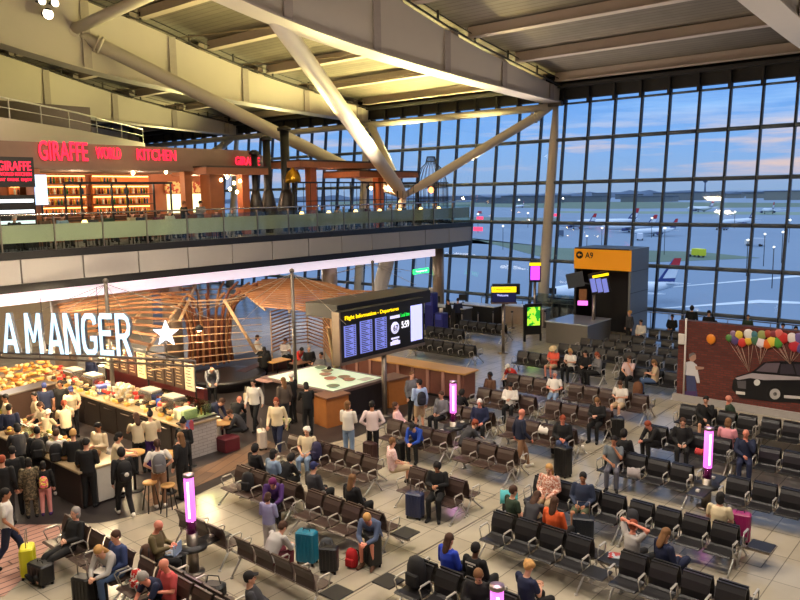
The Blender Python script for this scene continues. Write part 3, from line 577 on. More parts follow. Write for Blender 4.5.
BENCH = [
 (7.0, 15.75, 5, -1, 'b', '', 'brown bench at the lower left where a grey-haired and a blond traveller sit'),
 (7.0, 12.7, 5, -1, 'b', '', 'brown bench at the lower left in front of the person lying with a lettered bag'),
 (7.19, 12.0, 4, 1, 'b', 'l', 'brown bench backing onto the lower left row, with the lettered black bag on it'),
 (8.72, 14.1, 3, 1, 'b', '', 'brown bench seen from behind, left of the glowing totem by the kiosk'),
 (8.7, 12.0, 4, 1, 'b', 'r', 'brown bench seen from behind where the grey-hooded person bends over, side table at its end'),
 (11.2, 15.25, 4, -1, 'b', '', 'brown bench carrying the purple jacket and black rucksack'),
 (11.37, 15.2, 4, 1, 'b', '', 'brown bench with the black, pale-blue and grey coats seen from behind'),
 (11.2, 12.6, 4, -1, 'b', '', 'brown bench with the man in shorts and the red bag'),
 (11.37, 12.6, 4, 1, 'b', 'r', 'brown bench behind the man in shorts, side table at its end'),
 (13.7, 16.1, 6, -1, 'b', '', 'long brown bench with the white-haired person in a white blouse'),
 (13.87, 15.3, 4, 1, 'b', '', 'brown bench behind the white-haired person, facing the two in white shirts'),
 (13.8, 11.7, 3, -1, 'b', '', 'brown bench with the black-clad reader beside a navy suitcase'),
 (13.97, 11.7, 3, 1, 'b', '', 'brown bench backing onto the black-clad reader'),
 (16.5, 14.8, 4, -1, 'b', '', 'brown bench behind the person in bright blue, left of the middle totem'),
 (16.67, 14.8, 4, 1, 'b', '', 'brown bench on which the person in pale pink stretches out'),
 (16.4, 11.95, 3, -1, 'b', '', 'empty three-seat brown bench right of the middle totem'),
 (16.57, 11.95, 3, 1, 'b', '', 'brown bench right of the middle totem, with the grey coat heaped over it'),
 (18.9, 14.9, 4, -1, 'b', '', 'brown bench with the white-haired person in a dark blazer'),
 (19.07, 14.9, 4, 1, 'b', '', 'brown bench backing onto the one with the person in a dark blazer'),
 (18.9, 12.1, 4, -1, 'b', '', 'brown bench with the black-clad person beside a tall black suitcase'),
 (19.07, 12.1, 4, 1, 'b', '', 'brown bench backing onto the black-clad person with the tall suitcase'),
 (21.25, 14.8, 4, -1, 'b', '', 'brown bench with the person in a white jumper looking down'),
 (21.42, 14.8, 4, 1, 'b', '', 'brown bench backing onto the person in a white jumper'),
 (21.25, 12.1, 4, -1, 'b', '', 'brown bench with the long-haired reader in black'),
 (21.42, 12.1, 4, 1, 'b', '', 'brown bench backing onto the long-haired reader in black'),
 (23.6, 15.1, 4, -1, 'b', '', 'brown bench with the person in a white polo shirt'),
 (23.77, 15.1, 4, 1, 'b', '', 'brown bench backing onto the person in a white polo shirt'),
 (23.65, 12.55, 5, -1, 'b', '', 'brown bench with the person in a white top and shorts'),
 (23.82, 12.55, 5, 1, 'b', '', 'brown bench backing onto the person in a white top and shorts'),
 (27.4, 17.0, 5, -1, 'k', '', 'black bench with the person in a straw hat'),
 (27.57, 17.0, 5, 1, 'k', '', 'black bench backing onto the person in a straw hat'),
 (27.4, 14.05, 2, -1, 'k', '', 'short black bench between the straw hat group and the pink-shirted person'),
 (27.4, 12.35, 4, -1, 'k', '', 'black bench with the pink-shirted person and the beige-shirted one'),
 (27.57, 12.35, 4, 1, 'k', '', 'black bench backing onto the pink-shirted person'),
 (29.9, 16.4, 5, -1, 'k', '', 'black bench in front of the small steel desk, left half of its row'),
 (29.9, 13.3, 4, -1, 'k', '', 'black bench in front of the small steel desk, right half of its row'),
 (31.6, 16.2, 4, -1, 'k', '', 'black bench in the second row from the gate box, left half'),
 (31.6, 13.7, 4, -1, 'k', '', 'black bench in the second row from the gate box, right half'),
 (33.4, 15.6, 4, -1, 'k', '', 'black bench in the row next to the gate box, left half'),
 (33.4, 13.1, 4, -1, 'k', '', 'black bench in the row next to the gate box, right half'),
 (35.6, 14.6, 5, -1, 'k', '', 'black bench nearest the glass wall, beside the gate box'),
 (29.9, 24.0, 4, -1, 'k', '', 'black bench just right of the dark blue display stands'),
 (30.07, 24.0, 4, 1, 'k', '', 'black bench backing onto the one by the dark blue display stands'),
 (27.1, 22.5, 6, -1, 'k', '', 'black bench behind the long wooden counter'),
 (27.27, 22.5, 6, 1, 'k', '', 'black bench backing onto the one behind the long wooden counter'),
 (32.4, 23.7, 5, -1, 'k', '', 'black bench in front of the gate desks, left of the pole sign'),
 (32.57, 23.7, 5, 1, 'k', '', 'black bench backing onto the one left of the pole sign'),
 (10.15, 8.6, 4, -1, 'k', 'l', 'black bench at the bottom edge carrying the black rucksack'),
 (10.32, 8.6, 4, 1, 'k', '', 'black bench with the bright blue top and the black printed top seen from behind'),
 (12.87, 8.6, 4, -1, 'k', '', 'empty black bench in front of the sitting group with the dark suitcase'),
 (13.04, 8.6, 4, 1, 'k', '', 'black bench with the green top and orange top seen from behind'),
 (12.85, 5.72, 4, -1, 'k', 'l', 'empty black bench at the lower right behind which hands are held behind a head'),
 (13.02, 5.72, 4, 1, 'k', 'l', 'black bench with the person holding hands behind the head'),
 (15.23, 8.98, 4, -1, 'k', '', 'black bench with the blond person in a floral blouse'),
 (15.40, 8.98, 4, 1, 'k', '', 'black bench backing onto the floral blouse and navy jacket'),
 (15.23, 6.58, 4, -1, 'k', '', 'empty black bench right of the navy-jacketed person, facing the camera'),
 (15.40, 6.58, 4, 1, 'k', 'r', 'black bench with the dark-haired person in cream and a side table'),
 (18.05, 8.5, 4, -1, 'k', '', 'black bench left of the right-hand totem, with the grey-shirted person'),
 (18.22, 8.5, 4, 1, 'k', '', 'black bench backing onto the grey-shirted person'),
 (18.0, 5.4, 4, -1, 'k', '', 'empty black bench right of the right-hand totem'),
 (18.17, 5.4, 4, 1, 'k', '', 'black bench backing onto the empty one right of the right-hand totem'),
 (20.68, 8.4, 4, -1, 'k', '', 'black bench with the white-shirted person in a black jacket'),
 (20.85, 8.4, 4, 1, 'k', '', 'black bench backing onto the person in the black jacket'),
 (20.68, 6.0, 4, -1, 'k', '', 'black bench with the person in a navy suit'),
 (20.85, 6.0, 4, 1, 'k', '', 'black bench with the pink top seen from behind'),
 (23.35, 8.5, 4, -1, 'k', '', 'black bench with the cross-legged person below the brick mural'),
 (23.52, 8.5, 4, 1, 'k', '', 'black bench backing onto the cross-legged person'),
 (23.4, 6.1, 4, -1, 'k', '', 'empty black bench below the painted taxi'),
 (23.57, 6.1, 4, 1, 'k', '', 'empty black bench below the painted taxi, facing the mural'),
]
for x, y0, n, fc, c, t, lab in BENCH: bench(x, y0, n, fc, c, lab, t)

# ------------------------------------------------------------------ travellers
def seated(bx, face, u, v, pn, label, dh=0, **k):
    zh = POSES[pn]['hed'][2]; hx = POSES[pn]['hed'][0]
    x = bx+face*(.24); p = atx(u, v, x+face*hx); y = p.y; y = min(y, 40)
    return person(pn, (x, y, 0), (0 if face > 0 else 180)+dh, label, **k)
WEAR = []
def standing(u, v, head, pn, label, s=1., z=0., pack=None, **k):
    hd = POSES[pn]['hed']; p = at(u, v, z+hd[2]*s); a = R(head)
    if pack: WEAR.append((p.x-(hd[0]+.2)*s*math.cos(a), p.y-(hd[0]+.2)*s*math.sin(a), .98*s, head+180, s)+pack)
    return person(pn, (p.x-hd[0]*s*math.cos(a), p.y-hd[0]*s*math.sin(a), z), head, label, s=s, **k)
L, S, T, SH = 'long', 'short', 'trousers', 'shorts'
FLOR = spots('floral', (196, 120, 96), (232, 206, 190), 26, .5); CAMO = spots('camouflage', (70, 62, 46), (120, 106, 78), 18, .52); PFL = spots('pink_floral', (232, 200, 196), (206, 110, 120), 30, .62)
seated(7.0, -1, 76, 519, 'sit_recline', 'person with grey hair in a black jacket stretched out beside a blond neighbour', hair='bob', hc='gy', dh=10)
seated(7.0, -1, 93, 527, 'sit_lean', 'person with blond hair in a pale grey cardigan at the lower left', hair='long', hc='bl', top=(L, 'lgrey'), dh=20)
seated(7.0, -1, 116, 545, 'sit', 'person in a navy hoodie and jeans holding white paper on their lap', hc='br', top=(L, (50, 66, 110)), bot=(T, 'jeans'), dh=5)
seated(7.0, -1, 143, 576, 'sit_lean', 'person in a dark navy T-shirt with cropped grey hair, leaning over', hc='gy', top=(S, 'navy'), skin='r')
seated(7.0, -1, 164, 563, 'sit_phone', 'balding person in a red T-shirt next to the navy T-shirt', hair='bald', top=(S, (200, 80, 80)), skin='r')
seated(7.32, 1, 158, 524, 'sit_phone', 'bald person in an olive jacket using a tablet by the totem', hair='bald', skin='r', top=(L, 'olive'), dh=-55)
seated(7.32, 1, 252, 585, 'sit_recline', 'person lying low in a dark jacket behind the lettered black bag', hair='cap', hc='bk', top=(L, 'dgrey'), bot=(SH, 'navy'), dh=-40)
seated(8.7, 1, 283, 532, 'sit_lean', 'person in a pale grey hoodie bent forward beside the teal suitcase', hc='br', top=(L, 'lgrey'), bot=(T, 'maroon'))
standing(268, 497, 20, 'stand_phone', 'child in a lilac hoodie standing and looking at a phone', s=.80, hair='bob', hc='br', top=(L, 'lilac'), bot=(T, 'lgrey'))
seated(11.2, -1, 263, 474, 'sit_lean', 'person slumped in a purple jacket with purple headwear', hair='hood', hc='pu', top=(L, 'purple'), dh=40)
seated(11.5, 1, 256, 456, 'sit', 'person in black seen from behind at the left end beside the denim jacket', hair='hood', hc='bk')
seated(11.5, 1, 274, 460, 'sit', 'person in a pale denim jacket with dark hair seen from behind', hair='bob', hc='bk', top=(L, 'denim'))
seated(11.5, 1, 292, 474, 'sit_lean', 'person in a bulky black coat bent over between denim and grey hoodie', hair='hood', hc='bk')
seated(11.5, 1, 314, 467, 'sit', 'person in a grey hoodie and dark blue cap seen from behind', hair='cap', hc='nv', top=(L, 'dgrey'))
seated(11.5, 1, 353, 486, 'sit', 'person with long auburn hair in black seen from behind', hair='long', hc='lb')
seated(11.2, -1, 362, 511, 'sit_lean', 'red-faced person in a blue-grey jacket and shorts beside a black suitcase', hair='short', hc='bl', skin='r', top=(L, (78, 92, 122)), bot=(SH, 'beige'), shoes='brown', dh=20)
seated(13.7, -1, 307, 432, 'sit', 'white-haired person in a white blouse and light jeans sitting at the end', hair='curly', hc='wh', top=(S, 'cream'), bot=(T, 'ljeans'), shoes='white', dh=30)
seated(14.0, 1, 393, 444, 'sit', 'person in a pink floral top seen from behind on the bench end', hair='short', hc='lb', top=(S, PFL), bot=(SH, 'beige'), dh=-30)
seated(16.5, -1, 410, 437, 'sit_lean', 'person doubled over in a bright blue jacket on top of a black case', hair='cap', hc='bk', top=(L, 'blue'), dh=15)
seated(13.8, -1, 437, 482, 'sit_phone', 'person all in black with ripped trousers reading beside a navy suitcase', hair='hood', hc='bk', skin='t', dh=25)
seated(16.8, 1, 397, 406, 'sit_recline', 'person in a pale pink top stretched along the bench', hair='bob', hc='br', top=(L, 'pinkt'), bot=(T, 'white'), dh=-60)
seated(16.7, 1, 471, 427, 'sit_lean', 'red-haired person bent low beside a grey coat right of the middle totem', hair='curly', hc='rd', top=(L, 'dgrey'), dh=-30)
seated(18.9, -1, 441, 390, 'sit', 'person with a beard in a grey top left of the middle totem', hair='short', hc='br', top=(L, 'grey'))
seated(18.9, -1, 480, 410, 'sit', 'white-haired person in a dark blazer and white shirt', hair='short', hc='wh', skin='r', top=(L, 'navy'), dh=30)
seated(19.2, 1, 462, 397, 'sit_lean', 'person in black slumped behind the middle totem', hair='hood', hc='bk')
seated(18.9, -1, 563, 418, 'sit_cross', 'person in black with a phone, jeans and white trainers beside a tall black suitcase', hair='short', hc='rd', skin='r', bot=(T, (62, 74, 108)), shoes='white', dh=25)
seated(21.55, 1, 489, 382, 'sit', 'dark-skinned person in brown looking over the left bench end', skin='d', hair='short', hc='bk', top=(L, 'brown'), dh=170)
seated(21.25, -1, 510, 391, 'sit_phone', 'person in a white jumper with dark hair looking down', hc='bk', top=(L, 'white'), dh=20)
seated(21.25, -1, 597, 408, 'sit_phone', 'long-haired person in black holding papers beside a black bag', hair='long', hc='lb', skin='p', dh=10)
seated(23.6, -1, 556, 377, 'sit_recline', 'person in a white polo shirt with jeans leg stretched out', hair='short', hc='gy', skin='r', top=(S, 'white'), bot=(T, 'ljeans'), dh=20)
seated(23.95, 1, 520, 388, 'sit_lean', 'person in a red top behind the white jumper', hair='cap', hc='wh', top=(S, 'red'), dh=160)
seated(23.65, -1, 620, 389, 'sit_phone', 'person in a white top and shorts looking at a phone beside a black suitcase', hair='short', hc='br', top=(S, 'white'), bot=(SH, 'beige'), dh=5)
seated(27.4, -1, 553, 356, 'sit_phone', 'person in a straw hat and coral top reading', hair='straw_hat', hc='st', top=(S, 'coral'), bot=(SH, 'beige'), skin='r')
seated(27.4, -1, 570, 356, 'sit_phone', 'person with blond hair in a white top next to the straw hat', hair='bob', hc='bl', top=(S, 'white'))
seated(27.4, -1, 585, 357, 'sit_cross', 'person in black with crossed legs between blond and red-haired neighbours', hair='short', hc='bk')
seated(27.4, -1, 597, 357, 'sit_phone', 'red-haired person in a grey top turned to the side', hair='bob', hc='rd', top=(L, 'grey'), dh=-40)
seated(27.4, -1, 629, 360, 'sit_chin', 'person in a pale pink T-shirt with a hand at the mouth', hair='short', hc='br', top=(S, (206, 178, 178)))
seated(27.4, -1, 654, 367, 'sit_phone', 'person in a beige T-shirt turned sideways beside a brown bag', hair='bob', hc='lb', top=(S, 'beige'), bot=(T, 'jeans'), dh=-60)
seated(10.45, 1, 450, 549, 'sit', 'person with long brown hair in a bright blue top seen from behind', hair='long', hc='br', top=(L, (34, 62, 176)), dh=-10)
tx = seated(10.45, 1, 476, 550, 'sit', 'person in a black top with white printing on the back', skin='d', hair='short', hc='bk')
seated(10.15, -1, 478, 578, 'sit_phone', 'person in black with light brown hair looking at a phone by the lowest totem', hair='bob', hc='lb', dh=30)
seated(10.45, 1, 529, 577, 'sit_phone', 'person with blond hair in dark navy holding a phone at the bottom edge', hair='curly', hc='bl', top=(S, 'navy'), dh=-15)
seated(13.17, 1, 514, 496, 'sit', 'person in a dark green T-shirt seen from behind', hair='short', hc='br', top=(S, 'green'), dh=-25)
seated(13.17, 1, 555, 512, 'sit', 'person with long brown hair in an orange top seen from behind', hair='long', hc='br', top=(L, 'orange'), dh=-5)
seated(13.17, 1, 537, 508, 'sit_lean', 'person with dark hair in dark clothes between green and orange tops', hair='long', hc='br', top=(S, 'dgrey'))
seated(15.23, -1, 549, 481, 'sit', 'person with blond hair in a floral blouse facing the camera', hair='long', hc='bl', top=(L, FLOR), bot=(T, 'khaki'), dh=10)
seated(15.23, -1, 583, 483, 'sit', 'person with glasses in a navy jacket and olive shorts', hair='short', hc='bk', skin='t', top=(L, (44, 54, 78)), bot=(SH, (74, 80, 58)), dh=15)
seated(13.15, 1, 634, 538, 'sit_up_hands', 'person in a pale top leaning back with both hands behind the head', hair='short', hc='rd', skin='r', top=(S, 'lgrey'), dh=-20)
seated(13.15, 1, 666, 552, 'sit_cross', 'person with light brown hair in dark navy with a knee up', hair='long', hc='lb', top=(L, 'navy'), bot=(T, 'navy'), dh=-30)
seated(10.45, 1, 728, 598, 'sit_lean', 'dark-haired person in a grey hoodie at the bottom right edge', hair='short', hc='bk', top=(L, 'dgrey'))
seated(15.53, 1, 720, 513, 'sit', 'person with black hair in a cream top beside a magenta suitcase', hair='bob', hc='bk', top=(S, 'cream'))
seated(18.05, -1, 614, 442, 'sit_chin', 'person in a grey T-shirt and grey trousers with a hand at the mouth', hair='short', hc='bk', top=(S, (104, 112, 118)), bot=(T, (84, 84, 96)), skin='t', dh=20)
seated(18.35, 1, 624, 441, 'sit', 'person in black with a dark hood behind the grey T-shirt', hair='hood', hc='bk')
seated(20.68, -1, 653, 437, 'sit_lean', 'person in black bent forward with pink scarf beside the white-shirted neighbour', hair='short', hc='rd', skin='r', dh=-30)
seated(20.68, -1, 683, 425, 'sit', 'person in a black jacket and white shirt facing the camera', hair='short', hc='br', dh=20)
seated(20.68, -1, 746, 436, 'sit_chin', 'person in a navy suit and pale shirt right of the right-hand totem', hair='bald', skin='r', top=(L, (30, 38, 64)), bot=(T, 'navy'), dh=15)
seated(20.98, 1, 728, 431, 'sit', 'person with brown hair in a pink top seen from behind', hair='bob', hc='lb', top=(S, 'pink'))
seated(23.35, -1, 706, 401, 'sit_chin', 'person in a black T-shirt with crossed bare legs below the mural', hair='short', hc='bk', bot=(SH, 'black'), dh=15)
seated(23.65, 1, 732, 398, 'sit_recline', 'person lying back in dark green below the mural, head on the bench', hair='bald', skin='r', top=(L, 'green'), dh=-70)
# standing and walking
standing(522, 413, -35, 'walk', 'elderly person walking in a navy jacket and tan trousers', hair='bald', skin='r', top=(L, (26, 34, 58)), bot=(T, 'tan'), shoes='white')
standing(348, 405, 20, 'stand_chin', 'person in a white blouse with a lime belt and light jeans', hair='bob', hc='lb', top=(L, 'white'), bot=(T, 'ljeans'))
standing(372, 405, 40, 'stand_hips', 'person in a white shirt and black trousers seen from behind', hc='bk', top=(L, (226, 206, 204)), skin='t')
standing(412, 375, -100, 'stand', 'person in a grey top and black trousers by the wooden counter', hc='lb', top=(L, 'grey'))
standing(419, 383, 60, 'stand_turn', 'person in a pale blue shirt and khaki shorts with a dark rucksack', hc='bk', top=(L, 'lblue'), bot=(SH, 'khaki'), pack=((26, 28, 40), 'dark rucksack on the back of the pale blue shirt', .9))
standing(276, 402, 215, 'walk', 'person in a cream jumper and dark jeans carrying flowers', hair='bob', hc='rd', top=(L, 'cream'), bot=(T, 'navy'), shoes='white')
standing(253, 383, 205, 'walk', 'person in a white blouse and black trousers with a pale tote bag', hair='bob', hc='bk', top=(L, 'white'))
standing(283, 381, 80, 'stand', 'person in a brown patterned top with fair hair seen from behind', hair='long', hc='lb', top=(L, (90, 78, 68)), bot=(T, 'dgrey'))
standing(291, 376, 100, 'stand_phone', 'person in black with a pale grey cap by the lit table', hair='cap', hc='wh')
standing(306, 386, 60, 'stand_reach', 'person in black reaching onto the lit table', hair='bob', hc='bk')
standing(212, 370, -120, 'bend', 'person in a grey coat bending to a black bag by the round planter', hair='bald', top=('coat', 'grey'))
for args in [(233, 398, 20, 'sit_lean', 'person in black seen from behind at the small round cafe table', 'bald', 'bk', 'black', 'r'),
             (241, 407, 150, 'sit_lean', 'person in a dark jacket eating at the small round cafe table', 'short', 'br', 'dgrey', 'w')]:
    u, v, h, pn, lb, hr, hc_, tp, sk = args; p = at(u, v, 1.2); person(pn, (p.x, p.y, 0), h, lb, hair=hr, hc=hc_, top=(L, tp), skin=sk)
standing(222, 402, -60, 'bend', 'person in navy leaning over the small round cafe table', hc='br', top=(L, 'navy'))
standing(136, 417, 75, 'stand_reach', 'staff member in a cream T-shirt with long brown hair at the back counter', hair='long', hc='br', top=(S, 'cream'))
standing(150, 415, 60, 'stand_phone', 'staff member in a cream T-shirt with a dark bun at the back counter', hair='bun', hc='bk', top=(S, 'cream'), bot=(T, 'purple'))
standing(119, 437, -30, 'stand_reach', 'staff member with dark hair and a white cap at the front display', hair='bob', hc='bk', top=(S, 'cream'))
standing(98, 427, 200, 'stand_phone', 'person in a cream kimono-style jacket behind the food display', hair='short', hc='bk', top=(L, 'cream'), skin='t')
standing(64, 404, 70, 'stand_reach', 'staff member with a red ponytail and cream T-shirt', hair='pony', hc='rd', top=(S, 'cream'))
standing(40, 406, 190, 'stand_reach', 'staff member with dark hair in a cream T-shirt arranging food', hair='bob', hc='br', top=(S, 'cream'))
standing(48, 413, 20, 'stand_reach', 'staff member with a white cap crouched over the food display', hair='cap', hc='wh', top=(S, 'cream'), s=.9)
standing(71, 390, 250, 'stand_reach', 'staff member with a dark blue cap and cream T-shirt by the coffee machines', hair='cap', hc='nv', top=(S, 'cream'))
standing(60, 384, 230, 'stand', 'staff member in black with dark hair by the coffee machines', hair='bob', hc='bk', top=(S, 'black'), skin='t')
standing(44, 386, 70, 'stand', 'staff member in dark navy with a bright blue cap behind the bread shelves', hair='cap', hc='nv', top=(S, 'navy'))
standing(34, 396, 160, 'stand_turn', 'staff member with long dark hair beside the brown partition', hair='long', hc='bk', top=(S, 'cream'))
standing(5, 398, 170, 'stand', 'person in a cream top at the left edge by the partition', hair='short', hc='bk', top=(S, 'cream'), skin='t')
standing(90, 356, 200, 'stand', 'person in dark blue beyond the kiosk menu boards', hair='short', hc='bk', top=(L, 'navy'))
# customers at the front of the kiosk
CU = [(9, 408, 60, 'stand', 'customer in navy with dark hair behind the group at the left edge', 'short', 'bk', 'navy', 'black', 1),
 (17, 428, 80, 'stand_reach', 'customer with dark hair and a blue and white strap at the display', 'bob', 'bk', 'dgrey', 'black', 1),
 (37, 431, 65, 'stand', 'customer in a black coat and cap seen from behind', 'cap', 'bk', 'black', 'black', 1),
 (56, 434, 60, 'stand_reach', 'customer in a grey shirt carrying a dark rucksack at the display', 'short', 'br', 'lgrey', 'dgrey', 1),
 (73, 434, 60, 'stand_phone', 'customer in a black jumper with fair hair seen from behind', 'short', 'bl', 'black', 'dgrey', 1.03),
 (86, 443, 50, 'stand_phone', 'customer in a black suit with black hair seen from behind', 'short', 'bk', 'black', 'black', 1.02),
 (2, 460, 50, 'stand', 'customer with fair hair in black at the far left edge', 'short', 'rd', 'black', 'black', 1),
 (12, 451, 70, 'stand', 'customer with short dark hair in black behind the camouflage coat', 'short', 'bk', 'black', 'black', 1),
 (121, 452, 75, 'walk', 'person in black with a black rucksack bearing a white disc', 'hood', 'bk', 'black', 'black', 1),
 (157, 444, 65, 'stand_hips', 'person in a white top and grey trousers with a ponytail and grey rucksack', 'pony', 'br', 'white', 'tan', 1),
 (180, 437, 100, 'stand', 'person with long fair hair in a long black coat', 'long', 'lb', 'black', 'black', 1),
 (183, 423, 200, 'stand_phone', 'person in black with a dark bun facing the tall round tables', 'bun', 'bk', 'black', 'black', 1.02)]
PK = {4-1: ((24, 24, 28), 'dark rucksack on the back of the customer in a grey shirt', 1.0), 8: ((20, 20, 22), 'black rucksack with a white disc on a hooded person', 1.05), 9: ((110, 108, 110), 'grey rucksack on the back of the ponytailed person', 1.0), 2: ((26, 26, 28), 'black rucksack on the customer with a cap seen from behind', 1.05)}
for ci, (u, v, h, pn, lb, hr, hc_, tp, bt, s) in enumerate(CU): standing(u, v, h, pn, lb, s=s, pack=PK.get(ci), hair=hr, hc=hc_, top=(L if tp != 'white' else S, tp), bot=(T, bt), shoes='white' if 'rucksack' in lb else 'black')
standing(28, 462, 70, 'stand', 'child in a camouflage coat waiting by the kiosk', s=.86, hair='bob', hc='bk', top=('coat', CAMO), bot=(T, CAMO))
standing(43, 465, 60, 'stand', 'child in pink trousers with a colourful rucksack', s=.78, hair='bob', hc='bk', top=(L, 'black'), bot=(T, (224, 150, 144)), shoes='purple', pack=('bright', 'small multicoloured rucksack on the back of the child in pink trousers', .8))
standing(6, 494, -30, 'walk', 'person in a white T-shirt and navy trousers pulling a yellow suitcase', hair='short', hc='bk', skin='t', top=(S, 'white'), bot=(T, 'navy'))
# round cafe seating
for u, v, h, pn, lb, hr, hc_, tp, sk in [(258, 338, -60, 'sit', 'person in a white top on the curved cafe seating', 'bob', 'br', 'white', 'w'), (264, 350, 60, 'sit', 'person with long dark hair in black on the near side of the cafe table', 'long', 'bk', 'black', 'w'),
    (285, 341, -100, 'sit_phone', 'person in a pale top on the curved cafe seating beside a red jumper', 'short', 'br', 'white', 't'), (296, 346, -90, 'sit_lean', 'person in a red jumper on the curved cafe seating', 'short', 'bk', 'red', 't'),
    (309, 349, -120, 'sit', 'person in black on the curved cafe seating right of the red jumper', 'short', 'gy', 'black', 'w'), (319, 355, 190, 'sit_recline', 'person in a grey jacket reclining beside the lit table', 'short', 'bk', 'grey', 't'),
    (330, 364, -140, 'sit_lean', 'person in pink-brown leaning by the timber struts', 'bob', 'bk', 'pinkt', 'w')]:
    p = at(u, v, 1.21); person(pn, (p.x, p.y, 0.02), h, lb, hair=hr, hc=hc_, top=(L, tp), skin=sk)
# far side
for u, v, h, pn, lb, hr, hc_, tp, sk, s in [(692, 308, 10, 'stand', 'person in black standing at the window rail, left of a pair', 'hood', 'bk', 'black', 'w', 1.08), (709, 313, 200, 'stand_phone', 'person in a black jacket standing at the window rail, right of a pair', 'bob', 'bk', 'black', 'w', 1.06),
    (748, 317, 190, 'stand', 'person in dark green standing behind the mural wall', 'short', 'br', 'green', 'w', .9), (630, 303, 150, 'stand', 'person with a mane of blond hair beside the gate box', 'curly', 'bl', 'dgrey', 'w', 1.), (641, 308, 170, 'sit', 'person in white sitting by the gate box', 'short', 'bk', 'white', 'w', 1),
    (672, 317, 180, 'sit', 'person in black sitting near the window right of the gate box', 'short', 'bk', 'black', 't', 1), (783, 326, 190, 'sit', 'person in black sitting behind the mural wall balloons', 'short', 'bk', 'black', 'w', 1), (796, 329, 200, 'sit', 'person in dark clothes at the right edge behind the mural wall', 'bob', 'bk', 'dgrey', 'w', 1),
    (718, 322, 180, 'sit_lean', 'person in black crouching beside the standing pair at the window', 'short', 'bk', 'black', 'w', 1)]:
    zh = POSES[pn]['hed'][2]*s; p = at(u, v, zh); x = 35.3 if u < 645 else min(p.x, 38.9); p = atx(u, v, x); person(pn, (x, p.y, 0), h, lb, s=s, hair=hr, hc=hc_, top=(L, tp), skin=sk)
fr = random.Random(11)
tops = ['black', 'navy', 'dgrey', 'grey', 'maroon', 'green', 'brown', 'white', 'beige', 'denim']
pls = ['first', 'second', 'third', 'fourth', 'fifth', 'sixth', 'seventh', 'eighth', 'ninth', 'tenth', 'eleventh', 'twelfth']
for i, u in enumerate([348, 357, 366, 374, 383, 392, 401, 408, 416, 424, 448, 458]):
    tp = tops[i % len(tops)]; v = 303-i*.25+fr.uniform(-1.5, 1.5); nm = 'under the mezzanine beyond the timber canopy, %s from left' % pls[i]
    standing(u, v, fr.choice([160, 200, 240, 20]), fr.choice(['stand', 'stand_phone', 'stand_turn']), 'person in %s %s' % ({'dgrey': 'dark grey', 'denim': 'pale blue'}.get(tp, tp), nm), hair=fr.choice(['short', 'bob']), hc=fr.choice(['bk', 'br']), top=(L, tp))
REST = []
# restaurant guests and staff on the mezzanine
for i, (u, v, z) in enumerate([(14, 212, 1.2), (26, 211, 1.2), (44, 209, 1.2), (62, 211, 1.2), (92, 205, 1.2), (108, 209, 1.2), (132, 206, 1.2), (141, 208, 1.2), (158, 205, 1.2), (170, 209, 1.2), (183, 197, 1.6), (200, 200, 1.6), (216, 207, 1.2), (232, 207, 1.2),
                               (300, 206, 1.2), (322, 206, 1.2), (338, 205, 1.2), (352, 205, 1.2), (368, 205, 1.2), (390, 204, 1.2), (404, 205, 1.2), (420, 205, 1.2), (436, 204, 1.2)]):
    yy = 30.2+(i*7 % 4)*.5; p = aty(u, v, yy); REST.append((p.x, yy, z)); tp = tops[(i*3) % len(tops)]; pn = 'sit_phone' if z < 1.5 else 'stand_phone'
    seat_of = ['left', 'middle', 'right'][0 if u < 100 else 1 if u < 250 else 2]
    person(pn, (p.x, yy, 5.71), (-90 if z < 1.5 else fr.choice([0, 180, -90])), '%s in %s at the %s of the balcony terrace, %s along the rail' % ('diner' if z < 1.5 else 'server', {'dgrey': 'dark grey', 'denim': 'pale blue'}.get(tp, tp), seat_of, (pls+['thirteenth', 'fourteenth', 'fifteenth', 'sixteenth', 'seventeenth', 'eighteenth', 'nineteenth', 'twentieth', 'third to last', 'next to last', 'last'])[i]),
           hair=fr.choice(['short', 'bob']), hc=fr.choice(['bk', 'br', 'gy', 'lb']), top=(L, tp), skin=fr.choice(['w', 'p', 't']))

